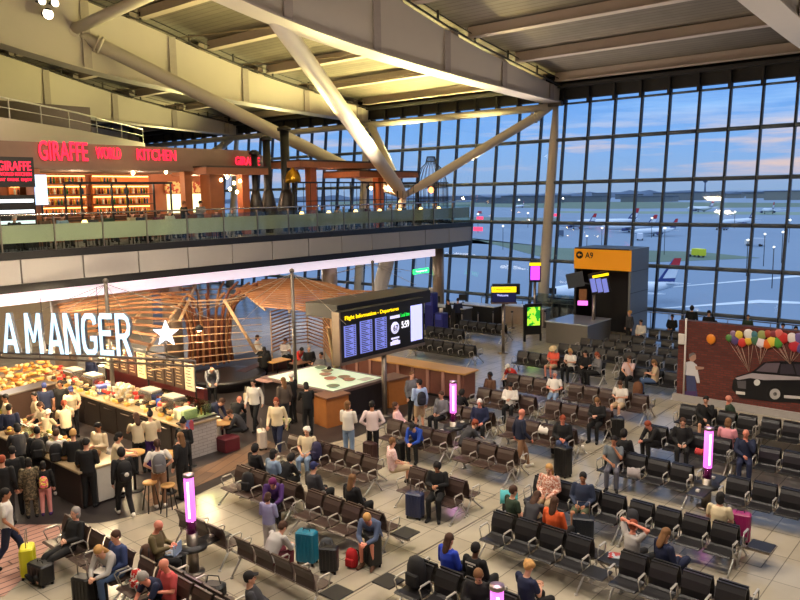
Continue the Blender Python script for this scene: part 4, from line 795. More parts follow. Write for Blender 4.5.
# ------------------------------------------------------------------ totems and signs
GLOW = M((232, 110, 222), .4, emit=1.35, var=0); YEL = M((250, 214, 10), .5, emit=1.1, var=0); SCR = M((20, 24, 60), .3, emit=.7, var=0); LILAC = M((176, 180, 246), .4, emit=1.1, var=0)
CLEAR = glass('acrylic', (232, 170, 228), .08)
for x, y, lab, hh, sc in [(8.24, 12.78, 'glowing magenta charging totem nearest the food kiosk', 2.1, 1), (at(453, 381, 2.0).x, at(453, 381, 2.0).y, 'glowing magenta charging totem in the middle of the brown benches', 2.0, 1), (17.9, 5.78, 'glowing magenta charging totem among the black benches', 2.0, 1), (at(497, 585, 1.9).x, at(497, 585, 1.9).y, 'glowing magenta charging totem cut off by the bottom edge', 1.9, 1)]:
    e = empty('charging_totem', (x, y, 0), 0, lab, 'charging point')
    b = B(); b.cyl((0, 0, 0), .22, 0, .03); b.cyl((0, 0, 0), .115, .03, hh-1.25, 24); ob('pole', b, STEEL, e)
    b = B(); b.cyl((0, 0, 0), .1, hh-1.25, hh-.98, 24); ob('clear_collar', b, CLEAR, e)
    b = B(); b.cyl((0, 0, 0), .07, hh-1.25, hh-.98, 16); ob('core', b, M((120, 30, 96), .4), e)
    b = B(); b.cyl((0, 0, 0), .1, hh-.98, hh-.06, 24); ob('light_tube', b, GLOW, e)
    b = B(); b.cyl((-.07, -.06, 0), .022, hh-.9, hh-.14, 8); ob('inner_lamp', b, M((255, 200, 250), .4, emit=4, var=0), e)
    b = B(); b.cyl((0, 0, 0), .112, hh-.06, hh, 24); ob('cap', b, STEEL, e)
    b = B(); b.rbox((0, 0, .56), (1.7, .42, .05), .04); b.cyl((0, 0, 0), .3, .53, .6, 24); ob('table', b, BLACKL, e)
    b = B()
    for k in (-.55, .5): b.box((k, .02, .60), (.1, .08, .05))
    ob('socket_block', b, WHITE, e)
    point((x, y, hh+.15), 8, (1, .45, .9), .1, 'totem_glow')
def textobj(name, body, p0, p1, h, mat, parent=None, out=None, thick=.02, up=V((0, 0, 1))):
    """text from p0 to p1 (baseline), height h, facing 'out'"""
    p0 = V(p0); p1 = V(p1); d = (p1-p0); w = d.length; d.normalize(); out = (d.cross(up)).normalized() if out is None else V(out)
    return ob(name, text_b(body, w, h, lambda u, v, t: p0+d*u+up*v+out*t, thick), mat, parent)
# departures board over the kiosk area, faces -Y
e = empty('departures_board', (17.9, 16.9, 0), 0, 'large black departures board on a steel post with a yellow heading', 'display board')
def pt(b): b.v = [v-V((17.9, 16.9, 0)) for v in b.v]; return b
x0, x1, z0, z1, y = 16.78, 20.85, 2.38, 3.82, 16.9
b = B(); b.bb((x0-.1, y, z0-.12), (x1+.1, y+.28, z1+.1)); ob('housing', pt(b), BLACK, e)
b = B(); b.bb((x0-.15, y-.03, z0-.2), (x1+.12, y+.3, z0-.1)); b.bb((x0-.15, y-.03, z0-.2), (x0-.08, y+.3, z1+.1)); ob('frame', pt(b), M((130, 116, 104), .4, .6), e)
b = B(); b.bb((x0+.2, y+.4, z1-.2), (x1+1.0, y+1.9, z1+.25)); ob('rear_canopy', pt(b), BLACK, e)
b = B(); b.cyl((18.9, y+.14, 0), .09, 0, z0-.1, 20); b.cyl((18.9, y+.14, 0), .25, 0, .04); ob('post', pt(b), STEEL, e)
textobj('heading', 'Flight Information - Departures', (x0+.12-17.9, -.02, z1-.22), (x0+2.75-17.9, -.02, z1-.22), .17, YEL, e, (0, -1, 0), .01)
for i, (a, c, cl, zt) in enumerate([(.08, .62, 'l', 3.45), (.82, 1.4, 'l', 3.5), (1.56, 2.12, 'l', 3.5)]):
    b = B(); b.bb((x0+a, y-.02, z0+.05), (x0+c, y, zt)); s = ob('screen', pt(b), M((112, 122, 200), .4, emit=.75, var=0), e)
    b = B()
    for k in range(17): b.bb((x0+a+.05, y-.028, z0+.09+k*.061), (x0+c-.16-.08*((k*7) % 3), y-.021, z0+.115+k*.061)); b.bb((x0+c-.12, y-.028, z0+.09+k*.061), (x0+c-.04, y-.021, z0+.115+k*.061))
    ob('text_lines', pt(b), M((24, 30, 76), .5), s)
b = B(); b.tube([(x0+2.55, y-.03, 3.05), (x0+2.55, y-.02, 3.05)], .21, 24); b.bb((x0+2.3, y-.03, z0+.08), (x0+2.8, y-.02, z0+.2)); b.bb((x0+2.34, y-.03, 2.66), (x0+2.76, y-.02, 2.72)); b.bb((x0+2.4, y-.03, 2.58), (x0+2.7, y-.02, 2.62)); b.bb((x0+2.3, y-.03, 3.38), (x0+2.8, y-.02, 3.48)); ob('notice_screen', pt(b), M((200, 198, 232), .4, emit=.9, var=0), e)
textobj('numeral', '67', (x0+2.44-17.9, -.04, 2.95), (x0+2.68-17.9, -.04, 2.95), .2, M((30, 30, 70), .5), e, (0, -1, 0), .01)
textobj('local_time_label', 'Local time', (x0+2.86-17.9, -.02, 3.38), (x0+3.34-17.9, -.02, 3.38), .14, M((30, 200, 70), .5, emit=1, var=0), e, (0, -1, 0), .01)
textobj('clock_digits', '5:59', (x0+2.9-17.9, -.02, 2.98), (x0+3.3-17.9, -.02, 2.98), .24, M((225, 225, 235), .5, emit=1.2, var=0), e, (0, -1, 0), .01)
b = B(); b.bb((x0+3.42, y-.02, z0+.05), (x1-.03, y, z1-.12)); ob('side_screen', pt(b), LILAC, e)

# pole sign with yellow heading and screen, in front of the gate desks
e = empty('gate_pole_sign', (30.05, 19.4, 0), R(-52), 'screen on a steel pole with a yellow strip, in front of the gate desks', 'sign')
b = B(); b.cyl((0, 0, 0), .075, 0, 2.5); b.cyl((0, 0, 0), .25, 0, .04); ob('pole', b, STEEL, e)
b = B(); b.box((0, 0, 2.85), (1.15, .5, .75)); b.box((.15, .3, 3.05), (1.3, .3, .5)); ob('housing', b, BLACK, e)
b = B(); b.box((0, -.27, 3.1), (1.15, .03, .26)); ob('yellow_strip', b, YEL, e)
textobj('strip_letters', 'Departures', (-.45, -.29, 3.04), (.35, -.29, 3.04), .12, M((120, 96, 10), .5), e, (0, -1, 0), .006)
b = B(); b.box((0, -.27, 2.73), (1.1, .03, .44)); ob('screen', b, SCR, e)
textobj('screen_letters', 'Welcome', (-.32, -.29, 2.78), (.2, -.29, 2.78), .11, LILAC, e, (0, -1, 0), .006)
b = B(); b.box((0, -.1, 2.47), (1.2, .6, .05)); ob('shelf', b, M((96, 74, 66), .5), e)
p = atx(535, 272, 36.2)
e = empty('advert_pole_sign', (36.2, p.y, 0), R(-55), 'magenta advert screen on a tall pole by the white facade column', 'sign')
b = B(); b.cyl((0, 0, 0), .08, 0, 2.9); ob('pole', b, STEEL, e)
b = B(); b.box((0, 0, p.z), (.62, .2, 1.1)); ob('housing', b, BLACK, e)
b = B(); b.box((0, -.11, p.z-.05), (.5, .02, .75)); ob('screen', b, M((196, 70, 240), .4, emit=1.4, var=0), e)
b = B(); b.box((0, -.11, p.z+.44), (.62, .03, .17)); ob('yellow_strip', b, YEL, e)
p = at(533, 341, 0)
e = empty('advert_stand', (p.x, p.y, 0), R(-38), 'free-standing black advert panel with a bright green picture', 'sign')
b = B(); b.box((0, 0, 1.15), (.85, .12, 1.6)); b.box((-.47, 0, .95), (.1, .16, 1.9)); b.box((.4, 0, .2), (.08, .14, .4)); ob('housing', b, BLACK, e)
b = B(); b.box((0, -.065, 1.3), (.68, .02, .95)); ob('screen', b, spots('green_picture', (30, 150, 40), (180, 240, 60), 3, .5), e)
_m = e.children[1].data.materials[0]; _b = _m.node_tree.nodes['Principled BSDF']; _b.inputs['Emission Strength'].default_value = .9; _m.node_tree.links.new(_b.inputs['Base Color'].links[0].from_socket, _b.inputs['Emission Color'])
# hanging green exit sign
p = aty(421, 271, 30.5); e = empty('exit_sign', p, 0, 'green illuminated sign hanging below the mezzanine near the column', 'sign')
b = B(); b.box((0, 0, 0), (1.5, .12, .3)); ob('light_box', b, M((40, 235, 110), .4, emit=2.2, var=0), e)
b = B(); b.tube([(-.5, 0, .15), (-.5, 0, 4.33-p.z)], .015, 6); b.tube([(.5, 0, .15), (.5, 0, 4.33-p.z)], .015, 6); ob('hanger', b, STEEL, e)
textobj('letters', 'Emergency exit', (-.6, -.07, -.07), (.55, -.07, -.07), .14, M((225, 255, 235), .5, emit=2, var=0), e, (0, -1, 0), .008)
# A9 gate box
e = empty('gate_portal', (36.5, 15.95, 0), 0, 'dark gate portal with an orange band reading A9', 'gate portal')
y0, y1 = 15.95, 19.1; yw = y1-y0
b = B(); b.bb((0, 0, 0), (2.2, .12, 4.66)); ob('side_wall', b, M((112, 116, 120), .4, var=.03), e)
b = B(); b.bb((0, yw-.12, 0), (2.2, yw, 4.66)); b.bb((0, .12, 4.5), (2.2, yw-.12, 4.66)); b.bb((1.8, .12, 0), (1.9, yw-.12, 4.5)); ob('shell', b, M((26, 27, 30), .5), e)
b = B(); b.bb((-.06, -.02, 3.55), (.0, yw, 4.6)); ob('orange_band', b, M((236, 150, 10), .5, emit=.22, var=0), e)
b = B()
for z in (1.3, 2.4, 3.5): b.bb((-.01, -.015, z), (2.2, .0, z+.02))
ob('panel_joint', b, DGREY, e)
textobj('letters', 'A9', (-.08, yw-.65, 4.12), (-.08, yw-1.1, 4.12), .32, M((20, 18, 16), .5), e, (-1, 0, 0), .01)
b = B(); b.tube([(-.06, yw-.32, 4.28), (-.075, yw-.32, 4.28)], .2, 24); ob('arrow_disc', b, M((20, 18, 16), .5), e)
b = B(); b.prism([V((-.08, yw-.2, 4.28)), V((-.08, yw-.32, 4.38)), V((-.08, yw-.32, 4.31)), V((-.08, yw-.44, 4.31)), V((-.08, yw-.44, 4.25)), V((-.08, yw-.32, 4.25)), V((-.08, yw-.32, 4.18))], (0, 0, 0), (-.008, 0, 0)); ob('arrow', b, M((236, 150, 10), .5, emit=.22, var=0), e)
# slanted flight screens on a post before the portal
p = atx(594, 300, 35.2); e = empty('gate_screen_post', (p.x, p.y, 0), R(-66), 'tilted departure screens on a post in front of the gate portal', 'display board')
zz = atx(600, 283, p.x).z
b = B(); b.cyl((0, 0, 0), .09, 0, zz-.4); ob('post', b, STEEL, e)
tm = Matrix.Rotation(R(-12), 3, 'Y')
b = B(); b.box((.25, 0, zz), (.95, .25, 1.05), m=tm); ob('housing', b, BLACK, e)
b = B(); b.box((.25+.05, -.14, zz+.38), (.8, .02, .13), m=tm); ob('yellow_strip', b, YEL, e)
for k in (-.29, 0, .29): b = B(); b.box((.25+k, -.14, zz-.12), (.25, .02, .7), m=tm); ob('screen', b, M((112, 122, 200), .4, emit=.75, var=0), e)
b = B(); b.box((-.95, .15, zz+.1), (.85, .2, .75), m=tm); b.tube([(-.9, .15, zz), (0, .05, zz-.1)], .04, 6); ob('rear_screen_case', b, M((70, 76, 84), .5), e)
b = B(); b.box((-.55, 0, zz-.62), (.38, .2, .55)); ob('wooden_box', b, WOOD, e)
b = B(); b.box((-.55, -.05, zz-1.05), (.5, .12, .22)); ob('magenta_light', b, GLOW, e)
# steel desk by the portal and gate desks
DESK = M((128, 124, 120), .35, .5, var=.04)
def desk(u, v, w, d, h, rz, lab, body=None, top=None, n='gate_desk'):
    p = at(u, v, 0); e = empty(n, (p.x, p.y, 0), R(rz), lab, 'desk'); b = B(); b.bb((-w/2, 0, 0), (w/2, d, h)); ob('body', b, body or DGREY, e)
    b = B(); b.rbox((0, d/2, h+.03), (w+.08, d+.08, .06), .03); ob('top', b, top or M((196, 198, 200), .3), e); return e
desk(566, 345, 2.3, 2.6, 1.05, -90, 'low steel desk with a reflective top in front of the gate portal', DESK, M((190, 200, 216), .12, .3, var=0))
desk(440, 326, 3.4, .8, 1.1, -90, 'dark gate desk right of the mezzanine column')
desk(470, 322, 3.4, .8, 1.0, -90, 'dark gate desk behind the bench left of the pole sign', BLACK)
desk(516, 324, 3.6, .8, 1.0, -90, 'pale gate desk behind the pole sign', M((150, 132, 120), .5))
desk(556, 318, 3.0, .8, 1.2, -90, 'black gate desk between the white column and the portal', BLACK, BLACK)
for i, (u, v) in enumerate([(452, 300), (478, 299), (560, 300), (522, 302)]):
    p = at([440, 470, 556, 516][i], [326, 322, 318, 324][i], 0); e = empty('desk_monitor', (p.x+.4, p.y+[.6, .8, .5, .9][i], [1.16, 1.06, 1.26, 1.06][i]), R(-60-i*9), ['small black monitor on the desk right of the column', 'small black monitor on the desk behind the benches', 'small black monitor on the desk left of the gate portal', 'small black monitor on the pale desk behind the pole sign'][i], 'monitor')
    b = B(); b.box((0, 0, .32), (.5, .05, .36)); ob('screen_case', b, BLACK, e); b = B(); b.cyl((0, 0, 0), .1, 0, .02); b.cyl((0, 0, 0), .02, .02, .16); ob('stand', b, DGREY, e)
for i, u in enumerate([434, 450, 462, 478, 493, 512, 545, 572]):
    p = at(u, 331-i*.6, 0); e = empty('queue_barrier_post', (p.x, p.y, 0), 0, ['barrier post nearest the mezzanine column', 'barrier post second from the mezzanine column', 'barrier post in front of the gate desks, left of the benches', 'barrier post behind the far benches', 'barrier post left of the pole sign', 'barrier post just right of the pole sign', 'barrier post by the green advert panel', 'barrier post before the gate portal'][i], 'barrier post', None)
    b = B(); b.cyl((0, 0, 0), .17, 0, .03); ob('base', b, DGREY, e); b = B(); b.cyl((0, 0, 0), .035, .03, .95, 12); ob('pole', b, STEEL, e); b = B(); b.box((0, 0, .93), (.1, .1, .08)); ob('belt_cassette', b, BLACK, e)
gp = B(); a0 = at(500, 322, 0); a1 = at(560, 316, 0); gp.bb((37.6, 19.6, 0), (37.63, 22.2, 1.9)); tag(ob('glass_screen', gp, glass('desk_glass', (214, 230, 232), .12)), 'clear glass screen behind the pale gate desk', 'glass screen')
for i, (x, y, h, lab) in enumerate([(32.9, 26.0, 2.15, 'tall dark blue display stand by the mezzanine column'), (32.5, 25.0, 1.15, 'short dark blue display stand beside the tall one')]):
    e = empty('display_stand', (x, y, 0), 0, lab, 'display stand'); b = B(); b.rbox((0, 0, h/2), (.5, .6, h), .06); ob('body', b, M((36, 40, 120), .4), e); b = B(); b.box((-.26, 0, h*.8), (.02, .4, h*.25)); ob('panel', b, M((64, 74, 170), .4), e); b = B(); b.cyl((0, 0, 0), .1, h, h+.25); ob('topper', b, WHITE, e)
# wooden counter and cabinets
e = empty('bar_counter', (21.9, 19.0, 0), R(2), 'long wooden bar counter with a reddish panelled front', 'counter')
b = B(); b.bb((0, -3.1, .1), (.75, 3.1, 1.0)); ob('body', b, M((120, 74, 62), .5, var=.15), e); b = B(); b.rbox((.38, 0, 1.04), (.95, 6.4, .07), .03); ob('worktop', b, M((200, 150, 84), .4), e)
b = B()
for k in range(9): b.box((-.03, -2.9+k*.72, .55), (.06, .12, .9))
ob('panel_ribs', b, M((176, 130, 118), .5), e); b = B(); b.bb((-.02, -3.1, 0), (.7, 3.1, .1)); ob('plinth', b, BLACK, e)
for i, (u, v, lab) in enumerate([(330, 428, 'orange-brown cabinet at the end of the lit table'), (391, 408, 'orange-brown cabinet behind the departures board post')]):
    p = at(u, v, 0); e = empty('wooden_cabinet', (p.x+.4, p.y+.3, 0), R(-8), lab, 'cabinet'); b = B(); b.bb((-.45, -.35, 0), (.45, .4, 1.0)); ob('body', b, M((168, 104, 52), .5, var=.15), e); b = B(); b.rbox((0, 0, 1.02), (1.0, .85, .05), .02); ob('top', b, M((120, 84, 66), .5), e)
    b = B(); b.box((-.46, 0, .5), (.015, .6, .85)); ob('door', b, M((176, 112, 58), .5, var=.15), e)
# lit table
e = empty('light_table', (18.4, 19.6, 0), 0, 'large square table with a glowing pale green top', 'table')
tp = [(17.14, 21.58), (19.9, 21.4), (19.9, 17.7), (17.2, 17.75)]; o_ = V((18.4, 19.6, 0))
b = B(); b.prism([V((x, y, .96))-o_ for x, y in tp], (0, 0, 0), (0, 0, .09)); ob('table_frame', b, M((110, 88, 84), .4), e)
b = B(); b.prism([V((18.4+(x-18.4)*.88, 19.6+(y-19.6)*.88, 1.052))-o_ for x, y in tp], (0, 0, 0), (0, 0, .012)); ob('glowing_top', b, M((196, 214, 184), .3, emit=.55, var=.1, scale=2), e)
b = B(); b.prism([V((18.4+(x-18.4)*.94, 19.6+(y-19.6)*.94, 0))-o_ for x, y in tp], (0, 0, 0), (0, 0, .96)); ob('base', b, M((40, 34, 36), .5), e)
fr2 = random.Random(2)
for i in range(7):
    x, y = 17.6+fr2.random()*1.9, 18.1+fr2.random()*2.8; b = B(); b.lathe((0, 0, 0), [(.001, 0), (.16, .01), (.24, .05), (.22, .05), (.14, .02), (.001, .015)], 18); o = ob('dish', b, M((120+i*14, 140, 120), .4), None, (x, y, 1.066)); tag(o, 'shallow dish of food lying on the glowing pale green table', 'dish', 'dishes on the glowing table')
b = B(); b.box((0, 0, .005), (.5, .38, .01)); tag(ob('paper_menu', b, WHITE, None, (19.2, 18.2, 1.066)), 'white paper sheet on the glowing table under the timber struts', 'paper')
# mural wall
WX = 26.9; BR = tiles('red_brick', (124, 56, 46), (98, 42, 36), (84, 54, 48), .23, .08, .012, .85, .5, yz=True)
b = B(); b.bb((WX, -2, .25), (WX+.35, 9.9, 2.95)); struct('wall_mural', b, BR)
b = B(); b.bb((WX-.12, -2, 0), (WX+.45, 10.0, .25)); struct('baseboard_mural', b, M((170, 164, 160), .5))
def mp(pts, d=.012): return [atx(u, v, WX-d) for u, v in pts]
def flat(b, pts, d=.012): b.prism(mp(pts, d), (0, 0, 0), (-.004, 0, 0)); return b
b = B(); b.cyl((WX-.06, 9.62, 0), .035, .25, 3.05, 10); tag(ob('white_pipe', b, WHITE), 'thin white pipe running up the left end of the brick wall', 'pipe')
b = B(); q = atx(681.5, 339, WX-.1); b.rbox(q, (.08, .22, .38), .02); tag(ob('notice_box', b, WHITE), 'small white notice box fixed to the pipe on the brick wall', 'box')
car = empty('mural_taxi', (WX, 5, 0), 0, 'black taxi painted on the brick wall below the balloons', 'mural')
def cp(n, pts, mat, d): b = B(); flat(b, pts, d); b.v = [v-V((WX, 5, 0)) for v in b.v]; return ob(n, b, mat, car)
cp('body', [(732, 389), (733, 380), (737, 376), (752, 372), (764, 362), (780, 361), (830, 363), (860, 372), (880, 378), (880, 402), (800, 403), (776, 402), (758, 400), (740, 398)], M((24, 24, 27), .35), .012)
cp('bonnet', [(735, 378), (752, 373), (776, 375), (800, 377), (800, 380), (764, 380), (750, 378), (738, 380)], M((170, 160, 164), .4), .018)
cp('windscreen', [(756, 371), (766, 363), (780, 363), (777, 373)], M((104, 92, 100), .3), .02)
cp('side_window', [(781, 364), (792, 364), (795, 374), (780, 374)], M((60, 54, 62), .3), .02)
cp('side_window', [(794, 364), (818, 365), (820, 376), (797, 375)], M((60, 54, 62), .3), .02)
cp('side_window', [(822, 365), (846, 370), (850, 378), (824, 377)], M((60, 54, 62), .3), .02)
cp('grille', [(737, 381), (746, 381), (746, 389), (738, 388)], M((90, 86, 90), .4), .018)
cp('number_plate', [(736, 391), (745, 392), (745, 395), (736, 394)], WHITE, .02)
cp('door_line', [(784, 395), (860, 401), (860, 403), (784, 398)], M((196, 190, 190), .4), .02)
for nm, u, v, r, m in [('headlight', 757, 382.5, 3.2, M((220, 220, 215), .3)), ('wheel', 775, 394, 8, M((14, 14, 15), .6)), ('wheel_trim', 775, 394, 5.4, M((176, 172, 170), .4)), ('wheel_trim', 775, 394, 2, DGREY), ('wheel', 848, 402, 9, M((14, 14, 15), .6))]:
    cp(nm, [(u+r*math.cos(a*.42), v+r*math.sin(a*.42)) for a in range(15)], m, .022 if nm == 'wheel' else .027)
BC = [('orange', (236, 140, 40), 711, 339, 5), ('green', (90, 140, 70), 729, 338, 3.6), ('purple', (90, 70, 120), 735, 340, 4.6), ('yellow', (220, 190, 70), 739, 335, 4.2), ('red', (206, 56, 50), 742, 342.5, 4.6), ('white', (226, 220, 214), 748.5, 334, 5), ('gold', (224, 180, 60), 748.5, 341, 4), ('dark green', (70, 110, 80), 755, 340, 4.6), ('white and pink', (230, 214, 220), 760.5, 342.5, 5),
      ('olive', (150, 160, 90), 762, 335, 4.6), ('deep orange', (230, 110, 40), 767, 344, 4.6), ('lemon', (230, 200, 70), 771.5, 341.5, 5), ('leaf green', (80, 150, 60), 778, 342.5, 5), ('scarlet', (200, 50, 46), 783, 338, 5.4), ('coral', (224, 110, 100), 779, 333.5, 4.2), ('pale', (224, 214, 210), 792, 338, 5), ('crimson', (190, 50, 60), 794.5, 346, 5.6), ('violet', (110, 90, 150), 799, 338, 5), ('blue-violet', (90, 80, 140), 800, 348, 4.6), ('rust', (170, 70, 50), 768, 334, 4), ('teal', (70, 120, 130), 754, 334.5, 3.6), ('maroon', (130, 50, 60), 773, 334, 3.6), ('lilac', (150, 120, 150), 733, 333.5, 3)]
b = B()
for nm, c, u, v, r in BC:
    if u < 720: continue
    b.tube([atx(u, v+r, WX-.02), atx(749 if u < 755 else 760 if u < 770 else 790, 372 if u < 755 else 364, WX-.02)], .006, 4)
tag(ob('balloon_strings', b, M((200, 170, 150), .6)), 'thin pale strings tying the painted balloons to the painted taxi', 'string')
for nm, c, u, v, r in BC:
    q = atx(u, v, WX-.05); k = r/27.0*.86; b = B(); b.ell(q, (.045, k, k*1.1), 20, 12); b.tube([q-V((0, 0, k*1.1)), q-V((0, 0, k*1.22))], .02, 6); tag(ob('mural_balloon', b, M(c, .35, var=.05)), '%s balloon %s' % (nm, 'floating alone at the left of the mural' if u < 720 else 'in the bunch above the painted taxi'), 'balloon')
pm = empty('mural_painter', (WX, 9, 0), 0, 'figure in a white shirt painted on the brick wall pointing at the balloons', 'mural')
def pp_(n, pts, mat, d=.015): b = B(); flat(b, pts, d); b.v = [v-V((WX, 9, 0)) for v in b.v]; return ob(n, b, mat, pm)
pp_('head', [(690, 354), (693, 353), (696, 355), (696, 359), (693, 362), (690, 361), (689, 357)], M((170, 130, 112), .6)); pp_('hair', [(689, 358), (689, 354), (693, 352.5), (696, 354), (692, 355.5)], M((110, 106, 104), .7), .02)
pp_('shirt', [(686, 362), (692, 361), (697, 365), (698, 372), (700, 383), (697, 383), (695, 376), (694, 376), (685, 375), (684.5, 367)], M((200, 198, 202), .7)); pp_('arm', [(695, 366), (704, 367), (704, 369), (696, 370)], M((170, 130, 112), .6), .02)
pp_('trousers', [(686, 375), (695, 376), (698, 399), (687, 398)], M((60, 66, 104), .7)); pp_('bucket', [(684, 391), (697, 391), (695, 401), (686, 400)], M((74, 50, 100), .6), .02)

# ------------------------------------------------------------------ luggage
def suitcase(u, v, col, lab, h=.62, w=.42, d=.27, rz=0, hd=True, z=0, pos=None):
    p = pos if pos is not None else at(u, v, z+h/2); e = empty('suitcase', (p[0], p[1], z), R(rz), lab, 'suitcase')
    m = M(col, .4, var=.06) if not isinstance(col, bpy.types.Material) else col
    b = B(); b.rbox((0, 0, .05+h/2), (d, w, h), .05)
    for k in range(4): b.box((-d/2-.004, -w/2+w*(k+1)/5, .05+h/2), (.014, .02, h*.8)); b.box((d/2+.004, -w/2+w*(k+1)/5, .05+h/2), (.014, .02, h*.8))
    ob('shell', b, m, e)
    b = B(); [b.cyl((sx*d*.35, sy*w*.38, 0), .025, 0, .055, 8) for sx in (-1, 1) for sy in (-1, 1)]; ob('wheels', b, BLACK, e)
    if hd: b = B(); b.tube([(0, -w*.28, h), (0, -w*.28, h+.38), (0, w*.28, h+.38), (0, w*.28, h)], .011, 6); ob('pull_handle', b, STEEL, e)
    else: b = B(); b.tube([(0, -.08, h+.04), (0, -.07, h+.09), (0, .07, h+.09), (0, .08, h+.04)], .012, 6); ob('grip', b, BLACK, e)
    return e
suitcase(307, 548, (20, 112, 140), 'teal hard-shell suitcase beside the grey hooded person', .66, .44, .28, 20, False)
suitcase(329, 560, (24, 24, 30), 'small dark case beside the teal suitcase', .5, .38, .25, 30, False)
suitcase(371, 549, (22, 22, 24), 'black suitcase next to the red bag', .68, .48, .3, -20, False)
suitcase(415, 506, (40, 48, 84), 'navy suitcase with raised handle beside the black-clad reader', .58, .42, .27, 15)
suitcase(563, 462, (20, 20, 22), 'tall black suitcase in front of the crossed white trainers', .78, .42, .32, -10, False)
suitcase(614, 428, (20, 20, 22), 'black suitcase beside the person in white top and shorts', .6, .6, .34, 30, False)
suitcase(262, 440, (220, 206, 190), 'cream suitcase with a red print by the small round cafe table', .55, .4, .25, -30)
suitcase(28, 562, (214, 208, 30), 'yellow suitcase pulled by the person in a white T-shirt', .6, .42, .26, -30)
suitcase(41, 574, (26, 26, 28), 'black holdall standing beside the yellow suitcase', .4, .5, .3, 10, False)
suitcase(84, 592, (26, 26, 28), 'black suitcase with raised handle at the knees of the navy hoodie', .55, .4, .26, 20)
suitcase(740, 528, (150, 30, 96), 'magenta suitcase beside the dark-haired person in cream', .62, .42, .26, 10, False)
suitcase(583, 532, (30, 36, 46), 'dark slate suitcase in the middle of the sitting group', .62, .46, .3, 25)
suitcase(377, 462, (22, 22, 24), 'black case under the person doubled over in bright blue', .55, .42, .28, 0, False, pos=(15.75, 13.75))
suitcase(343, 412, (60, 36, 34), 'dark brown suitcase behind the white shirts', .55, .4, .25, 0, pos=(15.2, 14.3))
def backpack(p, col, lab, rz=0, s=1., strap=BLACK, tilt=0):
    e = empty('rucksack', p, R(rz), lab, 'rucksack'); e.scale = (s, s, s); e.rotation_euler = (0, R(tilt), R(rz)); m = M(col, .8, var=.1) if not isinstance(col, bpy.types.Material) else col
    b = B(); b.lathe((0, 0, 0), [(.10, 0), (.15, .03), (.165, .15), (.16, .32), (.12, .43), (.05, .47), (.001, .475)], 16); b.v = [V((v.x*.72, v.y, v.z)) for v in b.v]; ob('main_body', b, m, e)
    b = B(); b.rbox((.11, 0, .15), (.09, .22, .2), .03); ob('front_pocket', b, m, e)
    for s_ in (-1, 1): b = B(); b.tube([(-.08, s_*.07, .42), (-.16, s_*.09, .34), (-.17, s_*.1, .18), (-.09, s_*.1, .05)], .014, 6); ob('strap', b, strap, e)
    return e
backpack((10.05, 8.35, .44), (24, 24, 26), 'black rucksack standing on the bench at the bottom edge', 180, 1.25)
backpack((11.0, 14.5, .44), (22, 22, 26), 'black rucksack lying on the bench in front of the purple jacket', 200, 1.0)
backpack((13.55, 14.75, .44), (40, 36, 70), 'dark purple rucksack on the seat next to the white-haired person', 170, 1.1)
p = at(352, 562, .1); backpack((p.x, p.y, 0), (180, 24, 30), 'red rucksack on the floor between bare legs and the black suitcase', 190, .85)
p = at(326, 532, .6); backpack((p.x, p.y, 0.0), (60, 62, 66), 'grey bag with hoops behind the teal suitcase', 60, 1.0)
p = at(583, 433, .2); backpack((19.6-.55, p.y, 0), (20, 20, 22), 'black bag hanging beside the long-haired reader', 190, .9)
backpack((7.3, 12.9, .5), (86, 60, 46), 'brown leather bag on the bench behind the navy hoodie', 40, .9)
backpack((6.75, 12.35, .44), spots('red_white_bag', (190, 40, 34), (220, 210, 200), 10, .5), 'red and white bag on the bench between the navy hoodie and red T-shirt', 200, .8)
backpack((22.9, 9.3, .0), (106, 66, 40), 'brown bag on the floor beside the beige T-shirt', 180, 1.15) if False else None
p = at(638, 386, .2); backpack((26.6, atx(638, 381, 26.6).y, 0), (112, 72, 48), 'brown bag standing beside the beige-shirted person', 180, 1.15)
for x, y, z, hd_, s_, col, lab, ks in WEAR:
    bp = backpack((x, y, z-.02), spots('bright_bag', (230, 90, 120), (240, 220, 90), 16, .5) if col == 'bright' else col, lab, hd_, s_*ks)
    if 'white disc' in lab: b = B(); b.tube([(.155, 0, .2), (.165, 0, .2)], .05, 16); ob('white_disc', b, WHITE, bp)
# tote, lettered bag, draped jackets, cups
def small(name, b, mat, lab, cat, loc, rz=0, group=None): o = ob(name, b, mat, None, loc); o.rotation_euler = (0, 0, R(rz)); return tag(o, lab, cat, group)
e = empty('lettered_bag', (7.45, 10.95, .46), R(30), 'black bag with white letters lying on the lower left bench', 'bag'); b = B(); b.rbox((0, 0, .13), (.3, .42, .26), .08); ob('body', b, BLACK, e)
textobj('letters', 'IEX', (-.16, .16, .07), (-.16, -.16, .07), .15, WHITE, e, (-1, 0, 0), .01); b = B(); b.tube([(0, -.14, .24), (0, -.1, .4), (0, .1, .4), (0, .14, .24)], .012, 6); ob('handle', b, BLACK, e)
b = B(); b.rbox((0, 0, .14), (.12, .32, .28), .05); b.tube([(0, -.1, .27), (0, -.07, .5), (0, .07, .5), (0, .1, .27)], .01, 6); p = at(247, 397, .95); small('tote_bag', b, M(C['cream'], .8), 'pale tote bag on the arm of the person in a white blouse', 'bag', (p.x, p.y, .8))
b = B(); b.lathe((0, 0, 0), [(.02, 0), (.05, .2), (.14, .32), (.13, .36), (.001, .38)], 12); p = at(287, 424, .85); small('flower_bouquet', b, spots('petals', (226, 210, 170), (150, 160, 90), 24, .5), 'wrapped bouquet held by the person in a cream jumper', 'flowers', (p.x, p.y, .65))
